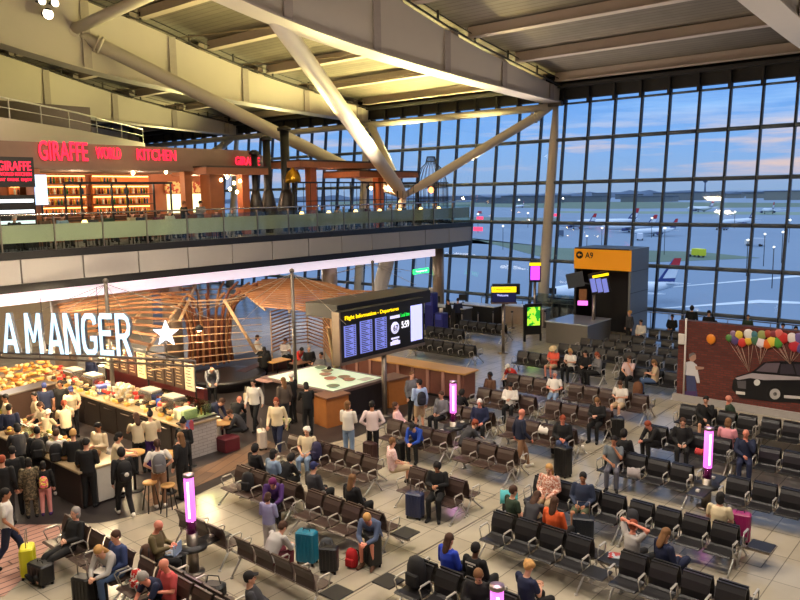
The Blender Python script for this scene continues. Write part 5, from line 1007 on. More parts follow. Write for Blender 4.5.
def drape(lab, col, loc, rz, s=1.):
    b = B(); pr = [(-.30, -.02), (-.27, .2), (-.12, .36), (0, .40), (.1, .36), (.2, .2), (.26, -.05)]
    vs = [V((x, y, z+.025*math.sin(y*22+x*9))) for y in [(-.32+.08*k) for k in range(9)] for x, z in pr]; n = len(pr)
    b.add(vs, [(k*n+i, k*n+i+1, (k+1)*n+i+1, (k+1)*n+i) for k in range(8) for i in range(n-1)], True); o = small('jacket', b, M(col, .85), lab, 'jacket', loc, rz); o.scale = (s, s, s); md = o.modifiers.new('s', 'SOLIDIFY'); md.thickness = .04; return o
p = at(509, 484, .9); drape('teal jacket draped over a rucksack left of the floral blouse', C['teal'], (p.x, p.y, .5), 30, .62); backpack((p.x+.05, p.y, .1), (26, 26, 30), 'dark rucksack underneath the teal jacket', 30, 1.1)
p = atx(485, 437, 16.75); drape('grey coat heaped over the bench right of the middle totem', (84, 80, 80), (16.75, p.y, .5), 0, .9)
p = atx(546, 418, 19.0); drape('white jacket hanging over a bench back by the black-clad person', C['white'], (18.95, p.y, .62), 0, .5)
p = atx(635, 458, 17.8); drape('grey and white bag lying on the bench beside the grey T-shirt', (150, 142, 140), (17.75, p.y, .44), 20, .5)
p = atx(700, 452, 20.4); drape('white shoes and a red cloth on the bench left of the right-hand totem', (190, 60, 60), (20.4, p.y, .44), 0, .35)
for i, (u, v, x, lab, c) in enumerate([(583, 422, 18.6, 'white cup standing on the seat beside the long-haired reader', C['white']), (554, 372, 23.4, 'white bottle on the seat beside the white polo shirt', C['white']), (690, 500, 17.9, 'white cup on the totem table among the black benches', C['white'])]):
    p = atx(u, v, x); b = B(); b.lathe((0, 0, 0), [(.035, 0), (.045, .14), (.04, .15), (.001, .15)], 14); small('paper_cup', b, M(c, .5), lab, 'cup', (x, p.y, .46 if i < 2 else .59))
b = B(); b.rbox((0, 0, .01), (.34, .24, .02), .01); b.box((.15, 0, .12), (.015, .34, .22)); o = small('laptop', b, M((150, 170, 200), .4), 'silver-blue laptop on the totem table before the olive jacket', 'laptop', (7.75, 12.8, .59), -60)
b = B(); b.box((0, 0, .005), (.24, .3, .01)); small('newspaper', b, WHITE, 'white paper on the lap of the navy hoodie', 'paper', (6.45, atx(116, 545, 6.76).y, .66), 20)
b = B(); b.box((0, 0, .008), (.26, .22, .015)); small('magazine', b, spots('magazine_print', (160, 170, 180), (160, 60, 60), 12, .5), 'magazine on the side table beside the hands behind the head', 'magazine', (13.4, 6.05, .45), 20)
backpack((13.75, 8.05, .0), (128, 98, 56), 'khaki bag on the floor in the middle of the sitting group', 20, 1.0)
backpack((14.0, 7.3, .0), (150, 60, 60), 'small red patterned bag on the floor in the sitting group', 60, .7)
backpack((14.95, 6.35, .44), (50, 50, 56), 'dark bag with a white cloth on the bench right of the navy jacket', 190, .8)
suitcase(322, 540, (60, 62, 66), 'grey case behind the teal suitcase', .45, .4, .25, 60, True) if False else None
# stray: printed lettering on the black top
q = tx; b = B(); b.box((-.20, 0, 1.0), (.006, .22, .03)); b.box((-.205, 0, .95), (.006, .12, .02)); ob('back_print', b, WHITE, q)

# ------------------------------------------------------------------ food kiosk
KT = M((164, 144, 112), .35, var=.08, scale=3)
e = empty('back_counter', (12.4, 23.6, 0), 0, 'long kiosk back counter with a white tiled end and coffee machines on it', 'counter')
b = B(); b.bb((-.5, -4.85, 0), (.6, 5.4, 1.0)); ob('body', b, M((50, 40, 36), .45), e)
b = B(); b.rbox((.1, .2, 1.03), (1.35, 10.5, .07), .02); ob('worktop', b, KT, e)
b = B(); b.bb((-.56, -5.0, 0), (.66, -4.86, 1.12)); ob('tiled_end', b, tiles('white_tiles', (196, 188, 184), (188, 180, 176), (150, 144, 140), .3, .1, .008, .3, .5, rot=(R(90), 0, 0)), e)
b = B(); b.bb((-.62, -5.03, 1.12), (.7, -4.83, 1.16)); ob('end_cap', b, DGREY, e)
b = B(); b.bb((.62, -4.7, 1.06), (.64, -1.5, 1.5)); b.bb((-.4, -4.8, 1.06), (.64, -4.78, 1.45)); ob('glass_screen', b, glass('kiosk_glass', (226, 240, 220), .08), e)
for k in range(9): b = B(); b.bb((-.53, -4.4+k*1.05, .12), (-.5, -3.45+k*1.05, .92)); d = ob('door', b, M((40, 34, 32), .4), e); b = B(); b.tube([(-.55, -4.2+k*1.05, .84), (-.55, -3.7+k*1.05, .84)], .012, 6); ob('handle', b, STEEL, d)
e = empty('front_display_counter', (8.85, 21.8, 0), 0, 'kiosk front display counter piled with food, customers queueing along it', 'counter')
b = B(); b.bb((-.5, -4.1, 0), (.45, 5, .92)); ob('body', b, M((60, 44, 36), .5), e); b = B(); b.bb((-.1, -4.18, .06), (.48, -4.1, .92)); ob('white_end', b, M((200, 194, 184), .4), e)
b = B(); b.rbox((0, .45, .95), (1.15, 9.3, .06), .02); ob('worktop', b, KT, e); b = B(); b.bb((-.05, -4.0, .98), (0, 4.9, 1.25)); ob('divider', b, glass('divider_glass', (232, 240, 230), .06), e)
e = empty('partition_cabinet', (10.5, 25.6, 0), R(12), 'dark brown partition cabinet left of the kiosk staff', 'cabinet'); b = B(); b.bb((-.9, -.3, 0), (.9, .3, 1.35)); ob('body', b, M((64, 46, 38), .45), e); b = B(); b.rbox((0, 0, 1.38), (1.9, .7, .05), .02); ob('top', b, STEEL, e)
e = empty('bread_shelf', (11.3, 27.6, 0), R(10), 'stepped bread shelf at the rear of the kiosk', 'shelf')
for k in range(3): b = B(); b.bb((-1.3, -.6+k*.4, 0), (1.3, -.2+k*.4, 1.0+k*.22)); ob('step', b, M((150, 120, 84), .6), e)
def scatter(nm, lab, cat, grp, protos, spots_):
    for i, (x, y, z, r) in enumerate(spots_):
        me, mt = protos[i % len(protos)]; o = link(nm, me, mt, None, (x, y, z)); o.rotation_euler = (0, 0, r); tag(o, lab, cat, grp)
def mesh1(f): b = B(); f(b); return b.mesh('m')
LOAF = mesh1(lambda b: b.ell((0, 0, .05), (.15, .07, .06), 10, 6)); ROLL = mesh1(lambda b: b.ell((0, 0, .04), (.07, .06, .045), 10, 6)); PACK = mesh1(lambda b: b.prism([V((-.08, -.06, 0)), V((.08, -.06, 0)), V((-.08, -.06, .12))], (0, 0, 0), (0, .1, 0)))
BOXM = mesh1(lambda b: b.rbox((0, 0, .05), (.17, .13, .1), .02)); CUP = mesh1(lambda b: b.lathe((0, 0, 0), [(.03, 0), (.045, .11), (.047, .12), (.001, .12)], 12)); BOT = mesh1(lambda b: b.lathe((0, 0, 0), [(.032, 0), (.034, .13), (.014, .18), (.014, .22), (.001, .22)], 10)); BASK = mesh1(lambda b: b.lathe((0, 0, 0), [(.12, 0), (.17, .12), (.155, .12), (.11, .015), (.001, .015)], 16))
fr3 = random.Random(5); U = fr3.uniform
FC = [(224, 170, 84), (206, 130, 56), (240, 214, 160), (230, 190, 110), (196, 96, 50), (236, 226, 200), (214, 190, 60), (140, 150, 70)]
scatter('bread_loaf', 'golden bread loaf piled on the stepped shelf at the rear of the kiosk', 'bread', 'loaves on the stepped shelf', [(LOAF, M(c, .8)) for c in FC[:4]], [(11.3+U(-1.15, 1.15), 27.2+k % 3*.4+U(-.1, .1), [1.0, 1.22, 1.44][k % 3]+(.09*(k//40)), U(0, 3)) for k in range(120)])
scatter('food_basket', 'woven basket on the kiosk front display counter', 'basket', 'baskets on the front counter', [(BASK, M((120, 84, 50), .8))], [(8.55+.55*(k % 2), 17.95+k*.42, .98, 0) for k in range(20)])
scatter('bread_roll', 'bread roll heaped in the baskets of the front display counter', 'bread', 'rolls in the baskets', [(ROLL, M(c, .8)) for c in FC], [(8.55+.55*(k // 3 % 2)+U(-.06, .06), 17.95+(k//3)*.42+U(-.06, .06), 1.03+.05*(k % 3), U(0, 3)) for k in range(60)])
scatter('sandwich_pack', 'wedge-shaped sandwich pack on the front display counter', 'sandwich', 'packs on the front counter', [(PACK, M(c, .5)) for c in (FC[2], FC[5], (214, 120, 80), (190, 200, 150))], [(8.8+U(-.1, .1), 17.85+k*.2, .98, U(0, 3)) for k in range(41)])
scatter('food_box', 'small carton stacked on the worktop behind the kiosk staff', 'box', 'cartons on the back counter', [(BOXM, M(c, .6)) for c in (FC[2], FC[5], (190, 160, 120), FC[0], (80, 60, 50), (200, 60, 50))], [(12.45+U(-.5, .55), 19.3+k*.045, 1.07+.1*(k % 3), U(0, 3)) for k in range(200)])
scatter('paper_cup', 'paper cup in the stacks on the kiosk back counter', 'cup', 'cups on the back counter', [(CUP, M(c, .5)) for c in ((236, 226, 200), (226, 206, 160), (240, 236, 226))], [(12.1+.11*(k % 5)+U(-.02, .02), 22.3+.12*(k//20), 1.07+.12*((k//5) % 4), 0) for k in range(160)])
scatter('bottle', 'small bottle standing on the kiosk back counter', 'bottle', 'bottles on the back counter', [(BOT, M(c, .3)) for c in ((60, 30, 24), (180, 120, 40), (40, 70, 40), (220, 210, 190), (150, 40, 34))], [(12.85+U(-.05, .12), 19.0+k*.14, 1.07, 0) for k in range(60)])
def coffee(x, y, rz, lab):
    e = empty('coffee_machine', (x, y, 1.065), R(rz), lab, 'coffee machine'); b = B(); b.rbox((0, 0, .3), (.5, .75, .32), .04); b.box((.12, 0, .08), (.26, .7, .16)); ob('body', b, M((150, 146, 140), .25, .9, var=.05), e)
    b = B(); b.rbox((-.1, 0, .03), (.55, .75, .05), .02); ob('drip_tray', b, DGREY, e); b = B(); b.rbox((0, 0, .5), (.4, .66, .06), .02); ob('cup_rail', b, M((200, 190, 176), .4), e)
    for s in (-.2, .2): b = B(); b.cyl((-.28, s, 0), .03, .14, .2, 10); b.tube([(-.28, s, .15), (-.42, s, .13)], .015, 6); ob('filter_handle', b, BLACK, e)
for x, y, rz, lab in [(12.5, 26.3, 0, 'steel coffee machine at the far end of the kiosk back counter'), (12.5, 24.9, 0, 'steel coffee machine second from the far end of the back counter'), (12.6, 21.4, 0, 'steel coffee machine beside the wall of paper cups'), (12.6, 20.1, 0, 'steel coffee machine next to the white tiled end of the counter')]: coffee(x, y, rz, lab)
for i, (x, y, c, lab) in enumerate([(12.7, 20.75, (40, 90, 190), 'blue and white carton on a coffee machine'), (12.4, 19.2, (220, 220, 190), 'pale green display case at the tiled end of the counter'), (12.4, 24.0, (90, 100, 170), 'blue printed carton by the cup stacks')]):
    b = B(); b.rbox((0, 0, .15), (.5, .55 if i == 1 else .3, .3), .03); small('display_case' if i == 1 else 'carton', b, M(c, .4), lab, 'box', (x+(.0), y, 1.07))
# menu boards and back wall of kiosk
b = B(); b.bb((13.75, 20.2, 0), (13.9, 26.4, 1.5)); struct('wall_kiosk', b, M((84, 26, 30), .5))
e = empty('menu_board_rail', (13.6, 23.2, 0), 0, 'black rail carrying the menu boards above the kiosk back counter', 'rail')
b = B(); b.tube([(0, -2.8, 2.42), (0, 2.9, 2.42)], .03, 8); ob('rail_tube', b, BLACK, e); b = B(); [b.tube([(0, y, 0), (0, y, 2.42)], .03, 8) for y in (-2.8, 0, 2.9)]; ob('uprights', b, BLACK, e)
MB_ = [(222, 206, 170), (64, 44, 34), (70, 48, 36), (80, 40, 30), (224, 210, 160), (60, 44, 36), (74, 56, 42), (66, 48, 38), (80, 60, 46), (228, 214, 180)]
mn = ['cream menu board at the far left of the rail', 'dark menu board second on the rail', 'dark menu board third on the rail', 'dark red menu board fourth on the rail', 'tall cream menu board in the middle of the rail', 'dark menu board right of the tall cream one', 'brown menu board seventh on the rail', 'dark menu board eighth on the rail', 'brown menu board ninth on the rail', 'cream menu board at the right end of the rail']
for k, c in enumerate(MB_):
    y = 25.75-k*.575; e = empty('menu_board', (13.52, y, 1.5), 0, mn[k], 'menu board'); b = B(); b.box((0, 0, .4), (.04, .5, .88)); ob('panel', b, M(c, .6, var=.05), e)
    b = B(); t_ = (60, 44, 30) if sum(c) > 400 else (196, 170, 130)
    for q in range(7): b.box((-.024, .03*((q*5) % 3), .10+q*.1), (.006, .3-.05*(q % 3), .022))
    b.box((-.024, 0, .79), (.006, .36, .05)); ob('menu_lines', b, M(t_, .6), e)
# letters
RAIL = [at(-60, 350, 3.4), at(0, 352.5, 3.4), at(40, 354, 3.4), at(70, 355, 3.4), at(105, 356.5, 3.4), at(135, 358, 3.4), at(165, 359.5, 3.4), at(195, 361, 3.4)]
b = B(); b.tube(RAIL, .035, 8); b.tube([p-V((0, 0, .14)) for p in RAIL], .03, 8)
for p in RAIL: b.tube([p, p-V((0, 0, .14))], .02, 6)
tag(ob('sign_rail', b, M((110, 100, 92), .5)), 'double metal rail under the illuminated kiosk letters', 'rail')
LW = M((190, 222, 244), .4, emit=1.25, var=0); LB = M((110, 112, 118), .5)
LET = {'A': [[(0, 0), (.40, 1), (.56, 1), (.20, 0)], [(.44, 1), (.60, 1), (1, 0), (.78, 0)], [(.18, .2), (.82, .2), (.78, .34), (.22, .34)]],
       'M': [[(0, 0), (.06, 1), (.24, 1), (.19, 0)], [(.81, 0), (.76, 1), (.94, 1), (1, 0)], [(.08, 1), (.24, 1), (.57, .28), (.44, .28)], [(.76, 1), (.92, 1), (.57, .28), (.44, .28)]],
       'N': [[(0, 0), (0, 1), (.2, 1), (.2, 0)], [(.8, 0), (.8, 1), (1, 1), (1, 0)], [(.02, 1), (.26, 1), (.98, 0), (.74, 0)]],
       'G': [[(1, .76), (.96, .92), (.78, 1), (.3, 1), (.08, .88), (0, .66), (0, .33), (.08, .12), (.3, 0), (.75, 0), (.94, .08), (1, .22), (1, .46), (.56, .46), (.56, .34), (.79, .34), (.79, .2), (.68, .13), (.36, .13), (.26, .2), (.2, .36), (.2, .64), (.26, .8), (.36, .87), (.68, .87), (.79, .8), (.79, .72)]],
       'E': [[(0, 0), (0, .88), (.14, 1), (1, 1), (1, .87), (.22, .87), (.22, .6), (.85, .6), (.85, .47), (.22, .47), (.22, .13), (1, .13), (1, 0)]],
       'R': [[(0, 0), (0, 1), (.22, 1), (.22, 0)], [(.2, 1), (.6, 1), (.88, .9), (.98, .7), (.9, .5), (.66, .4), (.2, .4), (.2, .52), (.6, .53), (.76, .62), (.78, .74), (.7, .84), (.54, .87), (.2, .87)], [(.42, .42), (.66, .42), (1, 0), (.76, 0)]]}
def letter(ch, u0, u1, vb, vt, lab, parent=None, lower=0):
    a = at(u0, vb, 3.42); c = at(u1, vb+.4, 3.42); w = (c-a); h = atx((u0+u1)/2, vt, (a.x+c.x)/2).z-3.42; d = w.normalized(); n = d.cross(V((0, 0, 1))).normalized()
    e = empty('sign_letter', a, 0, lab, 'sign letter')
    for poly in LET[ch]:
        P3 = [d*(x*w.length)+V((0, 0, z*h)) for x, z in poly]; b = B(); b.prism(P3, (0, 0, 0), n*-.12); ob('casing', b, LB, e)
        b = B(); b.prism([p+n*.003 for p in P3], (0, 0, 0), n*.02); ob('lit_face', b, LW, e)
    return e
for ch, u0, u1, lab in [('A', 4, 19.5, 'illuminated letter A at the left edge of the kiosk sign'), ('M', 26.5, 44, 'illuminated letter M of the kiosk sign'), ('A', 49, 64.5, 'illuminated letter A between M and N of the kiosk sign'), ('N', 66, 81, 'illuminated letter N of the kiosk sign'), ('G', 83.5, 98.5, 'illuminated letter G of the kiosk sign'), ('E', 101, 114.5, 'illuminated letter E of the kiosk sign'), ('R', 117.5, 132.5, 'illuminated letter R of the kiosk sign')]: letter(ch, u0, u1, 352.3+(u0/133.)*4, 314, lab)
e = empty('sign_star', at(165.5, 334, 4.1), 0, 'illuminated white star right of the kiosk letters', 'sign'); a = at(153, 334, 4.1); c = at(178, 334, 4.1); d = (c-a).normalized(); n = d.cross(V((0, 0, 1))).normalized(); rr = (c-a).length/2*1.05
b = B(); b.prism([d*(rr*(1 if k % 2 == 0 else .42)*math.sin(k*math.pi/5))+V((0, 0, rr*(1 if k % 2 == 0 else .42)*math.cos(k*math.pi/5))) for k in range(10)], (0, 0, 0), n*-.06); ob('lit_face', b, M((236, 240, 250), .4, emit=1.8, var=0), e)
b = B(); b.tube([(0, 0, -rr*.5), (0, 0, -.75)], .015, 6); ob('stem', b, STEEL, e)
# masts with stay cables
for u, vt, zt, pos, lab in [(109, 275, 5.0, at(109, 330, 3.4), 'slim grey mast with stay cables above the letters'), (294, 271, None, V((17.3, 19.8, 0)), 'slim grey post rising beside the lit table'), (371, 262, None, V((26.5, 24.5, 0)), 'slim grey post behind the departures board')]:
    z = zt or (atx(u, vt, pos.x).z); e = empty('mast', (pos.x, pos.y, 0), 0, lab, 'mast'); b = B(); b.tube([(0, 0, 0), (0, 0, z)], [.07, .06], 12); b.ell((0, 0, z), (.09, .09, .09), 10, 6); ob('pole', b, M((110, 104, 98), .4, .5), e)
    b = B()
    for k in range(6):
        a = k*math.pi/3+.3; b.tube([(0, 0, z-.1), (3.4*math.cos(a), 3.4*math.sin(a), 3.6)], .01, 4)
    ob('stay_cables', b, M((150, 140, 130), .5), e)
# timber canopies and tree
TB = M((150, 100, 62), .6, var=.25, scale=4); TBP = M((190, 154, 116), .6, var=.15, scale=4)
def wing(lab, A, Bz, n, zr=.12, w=.08):
    e = empty('timber_canopy', (0, 0, 0), 0, lab, 'canopy')
    for k in range(n):
        t = k/(n-1); p = A[0].lerp(A[1], t); q = Bz[0].lerp(Bz[1], t); pts = []
        for i in range(9):
            s = i/8; c = p.lerp(q, s); c.z += zr*math.sin(math.pi*s); pts.append(c)
        b = B(); d = (q-p).normalized(); nn = d.cross(V((0, 0, 1))).normalized(); vs = []
        for c in pts: vs += [c+nn*.05+V((0, 0, w/2)), c-nn*.05+V((0, 0, w/2)), c-nn*.05-V((0, 0, w/2)), c+nn*.05-V((0, 0, w/2))]
        b.add(vs, [(4*i+a, 4*i+(a+1) % 4, 4*i+4+(a+1) % 4, 4*i+4+a) for i in range(8) for a in range(4)]+[(0, 1, 2, 3), (35, 34, 33, 32)]); ob('batten', b, TB, e)
    for s in (.04, .35, .65, .97):
        b = B(); pts = []
        for k in range(9): t = k/8; c = A[0].lerp(A[1], t).lerp(Bz[0].lerp(Bz[1], t), s); c.z += zr*math.sin(math.pi*s)-.13; pts.append(c)
        b.tube(pts, .05, 6); ob('rib', b, TBP, e)
    return e
z = 3.6
wing('left timber batten canopy behind the illuminated letters', (at(56, 302, z), at(70, 338, z)), (at(196, 284, z), at(150, 345, z)), 11)
wing('right timber batten canopy beside the departures board', (at(236, 288, z), at(262, 306, z)), (at(386, 292, z), at(345, 315, z)), 10, zr=.02, w=.06)
wing('narrow timber canopy bridging behind the tree trunk', (at(262, 280, z), at(236, 290, z)), (at(330, 284, z), at(356, 292, z)), 6)
tc_ = at(211, 361, .45); tc_.z = 0; e = empty('timber_tree', tc_, 0, 'slatted timber tree trunk with curved ribs over a round black planter', 'timber tree')
for k in range(20):
    a = k*math.pi/10; c, s = math.cos(a), math.sin(a); b = B(); b.tube([(r*c, r*s, zz) for r, zz in ((.95, .45), (.85, 1.4), (.95, 2.3), (1.15, 2.9), (1.6, 3.4), (2.3, 3.7))], .06, 6); ob('rib', b, M((132, 74, 46), .55, var=.2) if k % 2 else TB, e)
b = B(); b.cyl((0, 0, 0), .7, .45, 2.4, 16); ob('core', b, M((96, 52, 34), .6), e)
b = B()
for k in range(3): rr = 1.2+.4*k; b.tube([(rr*math.cos(a*.262), rr*math.sin(a*.262), 3.02+.19*k) for a in range(25)], .03, 5)
ob('rings', b, TBP, e)
b = B(); b.lathe(V((at(225, 374, .45).x, at(225, 374, .45).y, 0)), [(1.4, 0), (1.6, .35), (1.65, .42), (1.3, .44), (.001, .44)], 40); tag(ob('round_planter', b, M((30, 28, 30), .35)), 'large round black bench around the timber trunk', 'bench')
for i, (p0, p1, lab) in enumerate([(at(224, 300, 3.6), at(256, 352, 1.4), 'pale timber strut sloping down to the right of the trunk'), (at(328, 328, 2.9), at(335, 367, 1.1), 'pale timber strut left of the departures board'), (at(344, 326, 2.9), at(337, 367, 1.1), 'pale timber strut leaning against its neighbour under the board'), (at(196, 285, 3.7), at(180, 320, 2.9), 'pale timber strut left of the trunk top')]):
    b = B(); b.tube([p0, p1], .07, 6); tag(ob('timber_strut', b, TBP), lab, 'strut')
# horizontal rods crossing before the trunk, and slatted curved screen
e = empty('slatted_screen', (0, 0, 0), 0, 'curved screen of timber slats behind the cafe seating', 'screen'); sp = [at(272, 352, .9), at(290, 344, .9), at(308, 342, .9), at(324, 348, .9), at(332, 360, .9)]
for k in range(12): b = B(); b.tube([p+V((0, 0, .16*k)) for p in sp], .035, 5); ob('slat', b, TB, e)
b = B(); [b.tube([V((p.x, p.y, 0)), p+V((0, 0, 1.8))], .03, 5) for p in sp]; ob('upright', b, TBP, e)
e = empty('rod_screen', (0, 0, 0), 0, 'thin pale rods stretched across in front of the timber trunk', 'screen')
for k in range(7): b = B(); a = at(150, 322+k*8, 2.6); c = at(262, 318+k*6.5, 2.6); b.tube([a, c], .016, 5); ob('rod', b, TBP, e)
# cafe seating and tables
sp = [at(246, 372, .45), at(268, 362, .45), at(292, 358, .45), at(314, 364, .45), at(330, 374, .45)]
b = B(); vs = []
ctr = at(285, 376, .45)
for p in sp: d = (p-ctr); d.z = 0; d.normalize(); vs += [V((p.x, p.y, .45)), V((p.x, p.y, 0)), V((p.x+d.x*.5, p.y+d.y*.5, 0)), V((p.x+d.x*.5, p.y+d.y*.5, .45))]
b.add(vs, [(4*i+a, 4*i+(a+1) % 4, 4*i+4+(a+1) % 4, 4*i+4+a) for i in range(4) for a in range(4)]+[(3, 2, 1, 0), (16, 17, 18, 19)]); tag(ob('curved_bench', b, M((58, 34, 34), .5)), 'dark curved bench of the cafe in front of the slatted screen', 'bench')
def rtable(u, v, r, h, lab, col=WOOD, sq=False):
    p = at(u, v, h); e = empty('cafe_table', (p.x, p.y, 0), 0, lab, 'table'); b = B()
    if sq: b.rbox((0, 0, h-.02), (r*2, r*1.4, .04), .02)
    else: b.cyl((0, 0, 0), r, h-.04, h, 28)
    ob('tabletop', b, col, e); b = B(); b.cyl((0, 0, 0), .035, .03, h-.04, 10); b.cyl((0, 0, 0), .22, 0, .03, 16); ob('pedestal', b, BLACK, e)
LT = M((206, 156, 92), .45, var=.15)
rtable(166, 454, .34, 1.05, 'tall round table in front of the two customers in black', LT); rtable(133, 452, .3, 1.05, 'tall round table beside the hooded person with the rucksack', LT); rtable(222, 421, .42, .78, 'small round cafe table by the white tiled end wall', LT)
rtable(277, 360, .5, .72, 'orange-brown table on the curved cafe bench', LT, True); rtable(300, 362, .4, .72, 'small table in front of the red jumper', M((120, 84, 60), .5), True); rtable(272, 378, .55, 1.0, 'tall narrow table left of the glowing table', M((150, 116, 110), .5), True)
for i, (u, v) in enumerate([(168, 478), (150, 475)]):
    p = at(u, v+8, .7); e = empty('bar_stool', (p.x, p.y, 0), 0, ['wooden-topped bar stool under the tall table of the customers in black', 'wooden-topped bar stool left of the grey rucksack'][i], 'stool'); b = B(); b.cyl((0, 0, 0), .17, .70, .74, 18); ob('seat', b, LT, e)
    for k in range(4): b = B(); a = k*math.pi/2+.7; b.tube([(.1*math.cos(a), .1*math.sin(a), .7), (.22*math.cos(a), .22*math.sin(a), 0)], .014, 6); ob('leg', b, BLACK, e)
b = B(); p = at(214, 440, .45); b.rbox((0, 0, .22), (.55, .5, .44), .05); small('cafe_stool', b, M((90, 24, 36), .5), 'dark red upholstered seat beside the tiled wall', 'seat', (p.x+.5, p.y, 0))
e = empty('notice_stand', at(192, 466, 0), R(-20), 'thin black stand with a red and blue notice before the tiled wall', 'sign'); b = B(); b.cyl((0, 0, 0), .015, 0, 1.05, 8); b.cyl((0, 0, 0), .14, 0, .02); ob('pole', b, BLACK, e); b = B(); b.box((0, 0, 1.2), (.22, .02, .3)); ob('notice', b, spots('notice', (190, 80, 90), (120, 130, 190), 6, .5), e)
for x, y in ((10.3, 20), (10.3, 23.5), (12.9, 25.0), (15.2, 22.4)): 
    l = empty('pendant_lamp', (x, y, 0), 0, {20: 'pendant lamp above the kiosk staff aisle, nearer the tiled end', 23.5: 'pendant lamp above the kiosk staff aisle, nearer the bread shelf', 25.0: 'pendant lamp above the kiosk back counter', 22.4: 'pendant lamp between the menu boards and the timber trunk'}[y], 'lamp')
    b = B(); b.lathe((0, 0, 0), [(.16, 3.0), (.13, 3.12), (.03, 3.2), (.001, 3.2)], 16); ob('lamp_shade', b, BLACK, l); b = B(); b.ell((0, 0, 3.0), (.08, .08, .06), 10, 6); ob('bulb', b, M((255, 220, 160), .5, emit=12, var=0), l); b = B(); b.tube([(0, 0, 3.2), (0, 0, 4.6)], .01, 5); ob('cord', b, BLACK, l)
    point((x, y, 2.88), 420, (1, .76, .45), .08, 'kiosk_lamp')
for x, y in ((18.6, 19.6), (20, 24), (24, 22.5), (17, 23)): spot((x, y, 4.9), (x, y, 0), 120, (1, .74, .5), 120, .15, 'cafe_lamp')

# ------------------------------------------------------------------ restaurant on the mezzanine
Z0 = 5.71
WF = M((124, 96, 82), .6, var=.15, scale=2)
b = B(); b.bb((4, 31.6, 8.97), (25.6, 31.75, 9.95)); b.bb((4, 31.75, 9.8), (25.6, 36, 9.95)); b.bb((4, 31.5, 8.85), (25.6, 31.6, 9.0)); b.prism([V((25.6, 31.6, 8.97)), V((27.6, 33.6, 8.97)), V((27.6, 33.8, 8.97)), V((25.4, 31.75, 8.97))], (0, 0, 0), (0, 0, .85)); struct('wall_fascia', b, WF)
b = B(); b.bb((4, 31.75, 8.85), (25.6, 36, 8.95)); struct('ceiling_restaurant', b, M((84, 60, 46), .7))
b = B(); b.bb((4, 35.8, Z0), (25.6, 36, 8.9)); struct('wall_restaurant', b, M((150, 84, 50), .6, var=.2, scale=1))
RED = M((250, 34, 66), .4, emit=1.5, var=0)
def ls(txt, u0, v0, u1, v1, yy, h, lab, nm='neon_sign'):
    a = aty(u0, v0, yy); c = aty(u1, v1, yy); c.z = a.z = (a.z+c.z)/2; tag(textobj(nm, txt, a, c, h, RED, None, (0, -1, 0), .05), lab, 'sign'); return a
ls('GIRAFFE', 39, 159.5, 88, 162, 31.48, .8, 'large red neon name at the left of the wooden fascia')
ls('WORLD', 96, 158.5, 121, 159.5, 31.48, .5, 'red neon word WORLD on the fascia')
ls('KITCHEN', 137, 160, 176, 161, 31.48, .5, 'red neon word KITCHEN on the fascia')
a = aty(235, 165, 31.48); tag(textobj('neon_sign', 'GIRAFFE', (a.x, 31.46, a.z), (a.x+1.55, 31.46, a.z), .42, RED, None, (0, -1, 0), .05), 'small red neon name at the right end of the fascia', 'sign')
e = empty('hanging_sign', aty(14, 172, 30.6), 0, 'black hanging sign with red neon lettering at the left edge', 'sign'); b = B(); b.box((0, 0, 0), (1.5, .12, 1.15)); ob('board', b, BLACK, e)
textobj('neon_letters', 'GIRAFFE', (-.62, -.08, .05), (.62, -.08, .05), .36, RED, e, (0, -1, 0), .03); textobj('neon_letters', 'WORLD KITCHEN', (-.62, -.08, -.15), (.62, -.08, -.15), .14, RED, e, (0, -1, 0), .03); textobj('neon_letters', 'EAT  DRINK  ENJOY', (-.62, -.08, -.38), (.62, -.08, -.38), .14, RED, e, (0, -1, 0), .03)
e = empty('lit_fridge', (aty(12, 200, 31).x, 31.0, Z0), 0, 'open chiller with bright white shelves at the left edge', 'fridge'); b = B(); b.bb((-.9, 0, 0), (.9, .6, 2.1)); ob('cabinet', b, BLACK, e)
for k in range(4): b = B(); b.bb((-.82, -.03, .55+k*.42), (.82, .0, .68+k*.42)); ob('lit_shelf', b, M((226, 240, 250), .4, emit=1.4, var=0), e)
p = aty(41, 186, 31.2); e = empty('lit_menu_screen', (p.x, 31.2, Z0), 0, 'white glowing menu screen at the restaurant entrance', 'screen'); b = B(); b.bb((-.24, 0, 1.7), (.24, .08, p.z-Z0+.45)); ob('screen', b, M((190, 214, 255), .4, emit=1.1, var=0), e); b = B(); b.cyl((0, .04, 0), .04, 0, 1.7); ob('stand', b, BLACK, e)
# bar back with shelves and bottles
for k, (x0, x1, lab) in enumerate([(14.6, 18.2, 'lit bar shelving with bottles at the left of the restaurant'), (18.5, 21.6, 'lit bar shelving in the middle of the restaurant')]):
    e = empty('bar_shelving', (x0, 35.2, Z0), 0, lab, 'shelving'); b = B(); b.bb((0, .4, 0), (x1-x0, .5, 3.0)); ob('back_panel', b, M((196, 104, 40), .6, emit=.05, var=.3, scale=3), e)
    for z in (1.1, 1.6, 2.1, 2.6):
        b = B(); b.bb((0, 0, z), (x1-x0, .42, z+.05)); s = ob('shelf', b, DWOOD, e); b = B(); b.bb((.05, .36, z+.38), (x1-x0-.05, .39, z+.42)); ob('light_strip', b, M((255, 206, 120), .4, emit=4, var=0), s)
fr4 = random.Random(9)
scatter('bottle', 'bottle on the lit bar shelves of the restaurant', 'bottle', 'bottles on the bar shelves', [(BOT, M(c, .25)) for c in ((40, 90, 40), (150, 80, 20), (200, 190, 160), (70, 30, 20), (180, 150, 40), (30, 60, 80))], [((14.75+.15*(k % 22)) if k < 88 else 18.6+.15*(k % 19), 35.35, Z0+[1.15, 1.65, 2.15, 2.65][(k//22) % 4], 0) for k in range(160)])
